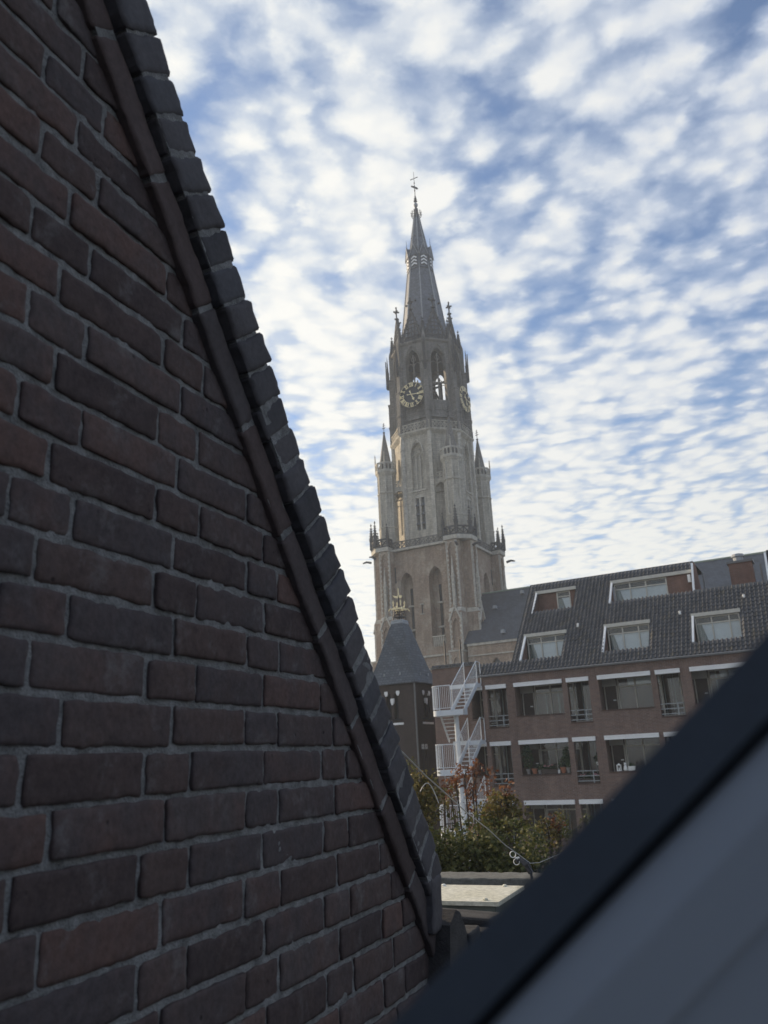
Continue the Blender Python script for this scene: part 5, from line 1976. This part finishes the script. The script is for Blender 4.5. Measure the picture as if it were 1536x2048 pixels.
# ------------------------------------------------------------------ autumn trees behind the parapet
m_bark = mat_plain('bark', (0.07, 0.055, 0.045), 0.9, 0.3, 14, 0.6, stretch=(1, 1, 0.2))
OLIVE = [(0.15, (0.045, 0.046, 0.014)), (0.45, (0.125, 0.108, 0.032)), (0.7, (0.21, 0.165, 0.05)), (0.95, (0.32, 0.21, 0.07))]
GREEN = [(0.15, (0.030, 0.040, 0.013)), (0.5, (0.085, 0.095, 0.028)), (0.8, (0.155, 0.145, 0.044)), (0.97, (0.26, 0.19, 0.06))]
RUST = [(0.15, (0.085, 0.032, 0.018)), (0.5, (0.19, 0.072, 0.034)), (0.8, (0.25, 0.12, 0.05)), (0.97, (0.18, 0.145, 0.05))]
m_lo, m_lg, m_lr = mat_leaf('olive_leaf', OLIVE), mat_leaf('green_leaf', GREEN), mat_leaf('rust_leaf', RUST)


def view(az, el, dist):
    return Vector((dist * sin(R(az)), dist * cos(R(az)), H + dist * math.tan(R(el))))


def tree(name, label, dist, az, clumps, trunk_az, seed, tops=()):
    """multi-stemmed small tree: tapered stems with limbs reaching every clump of leaves"""
    rr = random.Random(seed)
    base = view(trunk_az, 0, dist)
    base.z = 0
    o = thing(name, label, 'tree', base, 0, 'autumn trees behind the parapet')
    tr = MB()
    tr.tube([(0, 0, 0), (0.03, 0.02, 2.0), (-0.03, 0.0, 4.2), (0.0, 0.02, 5.6)], [0.11, 0.09, 0.06, 0.03], 7)
    mats = {}
    for (a, e, dd, rx, rz, n, mt, size) in clumps:
        c = view(a, e, dist + dd) - base
        tr.tube([(0, 0, 4.0 + rr.uniform(-0.6, 0.4)), tuple(Vector((c.x * 0.5, c.y * 0.5, 4.9))), tuple(c), tuple(c + Vector((rr.uniform(-.08, .08), rr.uniform(-.08, .08), rz * 0.9)))], [0.035, 0.025, 0.014, 0.004], 5)
        mb = mats.setdefault(mt.name, (MB(), mt))[0]
        # leaves gather on twigs inside the clump
        for _ in range(max(3, n // 26)):
            d = Vector((rr.gauss(0, 0.5), rr.gauss(0, 0.5), rr.gauss(0, 0.5)))
            p = c + Vector((d.x * rx, d.y * rx * 0.9, d.z * rz))
            q = p + Vector((rr.uniform(-0.12, 0.12), rr.uniform(-0.1, 0.1), rr.uniform(0.02, 0.22)))
            tr.tube([tuple(c * 0.4 + p * 0.6), tuple(p), tuple(q)], [0.008, 0.006, 0.002], 4)
            leaves(mb, p.lerp(q, 0.5), (0.13, 0.12, 0.15), 26, size, rr)
    tr.build('trunk', m_bark, o)
    for mb, mt in mats.values():
        mb.build('crown', mt, o)
    return o


tree('small_tree', 'olive leaved tree rising tallest close beside the foot of the gable', 13.0, 2, [
    (1.2, -1.9, 0.0, 0.28, 0.20, 220, m_lo, 0.062), (1.9, -1.75, 0.2, 0.24, 0.14, 220, m_lo, 0.062), (0.6, -2.0, 0.1, 0.24, 0.22, 200, m_lo, 0.062),
    (1.6, -2.9, 0.0, 0.36, 0.28, 380, m_lo, 0.062), (2.0, -3.4, -0.1, 0.26, 0.28, 300, m_lo, 0.062), (1.8, -4.2, 0, 0.45, 0.32, 420, m_lg, 0.062), (2.0, -5.4, 0, 0.45, 0.3, 420, m_lg, 0.062),
    (3.2, -2.0, 0.3, 0.10, 0.14, 40, m_lr, 0.055), (1.0, -0.75, 0.3, 0.14, 0.06, 30, m_lg, 0.05)], 2.0, 1)
tree('small_tree', 'sparse tree with rust red leaves in front of the fire escape', 15.0, 4.5, [
    (4.6, -1.15, 0.0, 0.22, 0.18, 70, m_lr, 0.07), (5.3, -1.0, 0.1, 0.16, 0.20, 60, m_lr, 0.07), (4.0, -1.6, 0.1, 0.18, 0.14, 45, m_lr, 0.07), (3.6, -2.3, 0.1, 0.14, 0.14, 26, m_lo, 0.07),
    (5.1, -2.0, -0.1, 0.18, 0.22, 50, m_lr, 0.07), (5.6, -3.4, 0.2, 0.26, 0.14, 80, m_lr, 0.07), (6.3, -3.0, 0.2, 0.2, 0.1, 40, m_lr, 0.07), (5.4, -4.6, 0, 0.30, 0.2, 120, m_lr, 0.07)], 5.0, 2)
tree('small_tree', 'yellow green tree before the loggias, right of the fire escape', 14.0, 7, [
    (6.9, -2.95, 0.0, 0.22, 0.16, 160, m_lo, 0.066), (7.4, -3.3, 0.1, 0.24, 0.2, 230, m_lo, 0.066), (6.6, -3.6, 0.0, 0.26, 0.22, 230, m_lo, 0.066), (7.2, -4.1, 0.0, 0.36, 0.25, 360, m_lo, 0.066),
    (6.2, -4.5, 0.0, 0.34, 0.26, 340, m_lg, 0.066), (7.5, -5.0, 0.0, 0.34, 0.25, 340, m_lg, 0.066), (7.3, -2.3, 0.2, 0.14, 0.12, 40, m_lr, 0.06)], 7.0, 3)
tree('small_tree', 'thin straggling tree with bare twigs farthest right before the lowest loggia', 14.5, 10, [
    (9.8, -4.55, 0.0, 0.20, 0.14, 110, m_lo, 0.066), (10.4, -5.0, 0.1, 0.26, 0.16, 130, m_lo, 0.066), (9.3, -5.2, 0.0, 0.26, 0.18, 150, m_lg, 0.066), (10.6, -4.3, 0.1, 0.16, 0.10, 26, m_lr, 0.06), (11.4, -4.9, 0.1, 0.4, 0.2, 110, m_lg, 0.06), (9.9, -5.9, 0, 0.4, 0.2, 150, m_lg, 0.066)], 10.0, 4)
# thick creeper mass in front
hedge = MB()
hb_ = random.Random(11)
for i in range(120):
    az = hb_.uniform(-1.5, 9.3)
    top = -4.75 - 0.5 * (0.5 + 0.5 * sin(az * 2.1)) + (0.5 if 5.5 < az < 8 else 0.0)
    e = hb_.uniform(-8.4, top)
    c = view(az, e, 11.5 + hb_.uniform(-0.4, 0.5))
    leaves(hedge, c, (0.22, 0.22, 0.2), 110, 0.062, hb_)
ho = thing('shrub', 'dense olive green shrub filling the view just beyond the parapet coping', 'shrub', view(4, 0, 11.5) * 1.0 - Vector((0, 0, H)))
hedge.v = [tuple(Vector(v) - ho.location) for v in hedge.v]
hedge.build('foliage', m_lg, ho)
b = MB()
for i in range(9):
    x = -1.2 + i * 0.3
    b.tube([(x, 0.1 * (i % 3), 0), (x + 0.1, 0.05, 3.4), (x - 0.05 * (i % 2), 0, 6.3)], [0.05, 0.04, 0.015], 6)
b.build('stem', m_bark, ho)
# ------------------------------------------------------------------ cable, stay wire and clamp above the parapet
m_cable = mat_plain('cable_sheath', (0.42, 0.42, 0.40), 0.5, 0.1, 20)
m_chrome = mat_plain('white_ring_paint', (0.80, 0.80, 0.78), 0.35, 0.05, 20)


def rel(x, y, z):
    return (x, y, H + z)


b = MB()
b.tube([rel(-0.20, 2.2, 0.19), rel(0.012, 3.0, 0.045), rel(0.128, 3.60, -0.066), rel(0.24, 3.95, -0.165), rel(0.328, 4.19, -0.246), rel(0.47, 4.5, -0.362), rel(0.574, 4.715, -0.46), rel(0.68, 4.87, -0.54), rel(0.735, 4.95, -0.585)], 0.0028, 6)
tag(b.build('cable', m_cable), 'thin grey cable slanting down from the gable coping to the parapet', 'cable')
b = MB()
b.tube([rel(0.735, 4.95, -0.585), rel(0.80, 5.02, -0.592), rel(0.93, 5.22, -0.583), rel(1.15, 5.5, -0.56), rel(2.0, 5.9, -0.50)], 0.0018, 5)
tag(b.build('stay_wire', m_cable), 'fine stay wire running right from the cable end behind the sash', 'wire')
b = MB()
pts = [rel(0.098 + 0.075 * (i / 8), 3.6, -0.125 + 0.055 * sin(pi * i / 8) - 0.05 * (i / 8)) for i in range(9)]
b.tube(pts, 0.0022, 5)
tag(b.build('wire_hoop', m_cable), 'small bent wire hoop below the cable in front of the dark turret', 'wire')
cl = thing('cable_clamp', 'dark cable clamp with two white rings above the parapet coping', 'clamp', rel(0.70, 4.90, -0.66), R(90 - GA))
b = MB()
b.tube([(0, -0.03, 0.0), (0, -0.03, 0.05)], 0.008, 6)
b.tube([(0, -0.03, 0.03), (0, -0.01, 0.075), (0.01, 0.03, 0.10), (0.0, 0.05, 0.09)], [0.016, 0.02, 0.014, 0.01], 7)
b.build('clamp_body', m_iron, cl)
vw = Vector((-1, 0, 0))
for dy, dz in ((0.066, 0.128), (0.048, 0.090)):
    b = MB()
    b.tube([(0.0, dy + 0.0165 * cos(a), dz + 0.0165 * sin(a)) for a in [i * pi / 12 for i in range(25)]], 0.0026, 6)
    b.build('ring', m_chrome, cl, smooth=True)
b = MB()
b.tube([(0, 0.052, 0.110), (0, 0.03, 0.112)], 0.005, 6)
b.build('ring_pin', m_chrome, cl)
# ------------------------------------------------------------------ thin haze in the air
m_haze = bpy.data.materials.new('haze_air')
m_haze.use_nodes = True
t = NT(m_haze.node_tree)
pv = t.n('ShaderNodeVolumePrincipled', {'Color': (0.80, 0.89, 1.0, 1), 'Density': HAZE, 'Anisotropy': 0.2})
t.n('ShaderNodeOutputMaterial', {'Volume': pv.outputs[0]})
b = MB()
b.box(-310, 310, -310, 310, -1.0, 111.0)
tag(b.build('haze', m_haze), 'thin pale haze in the air', kind='stuff')
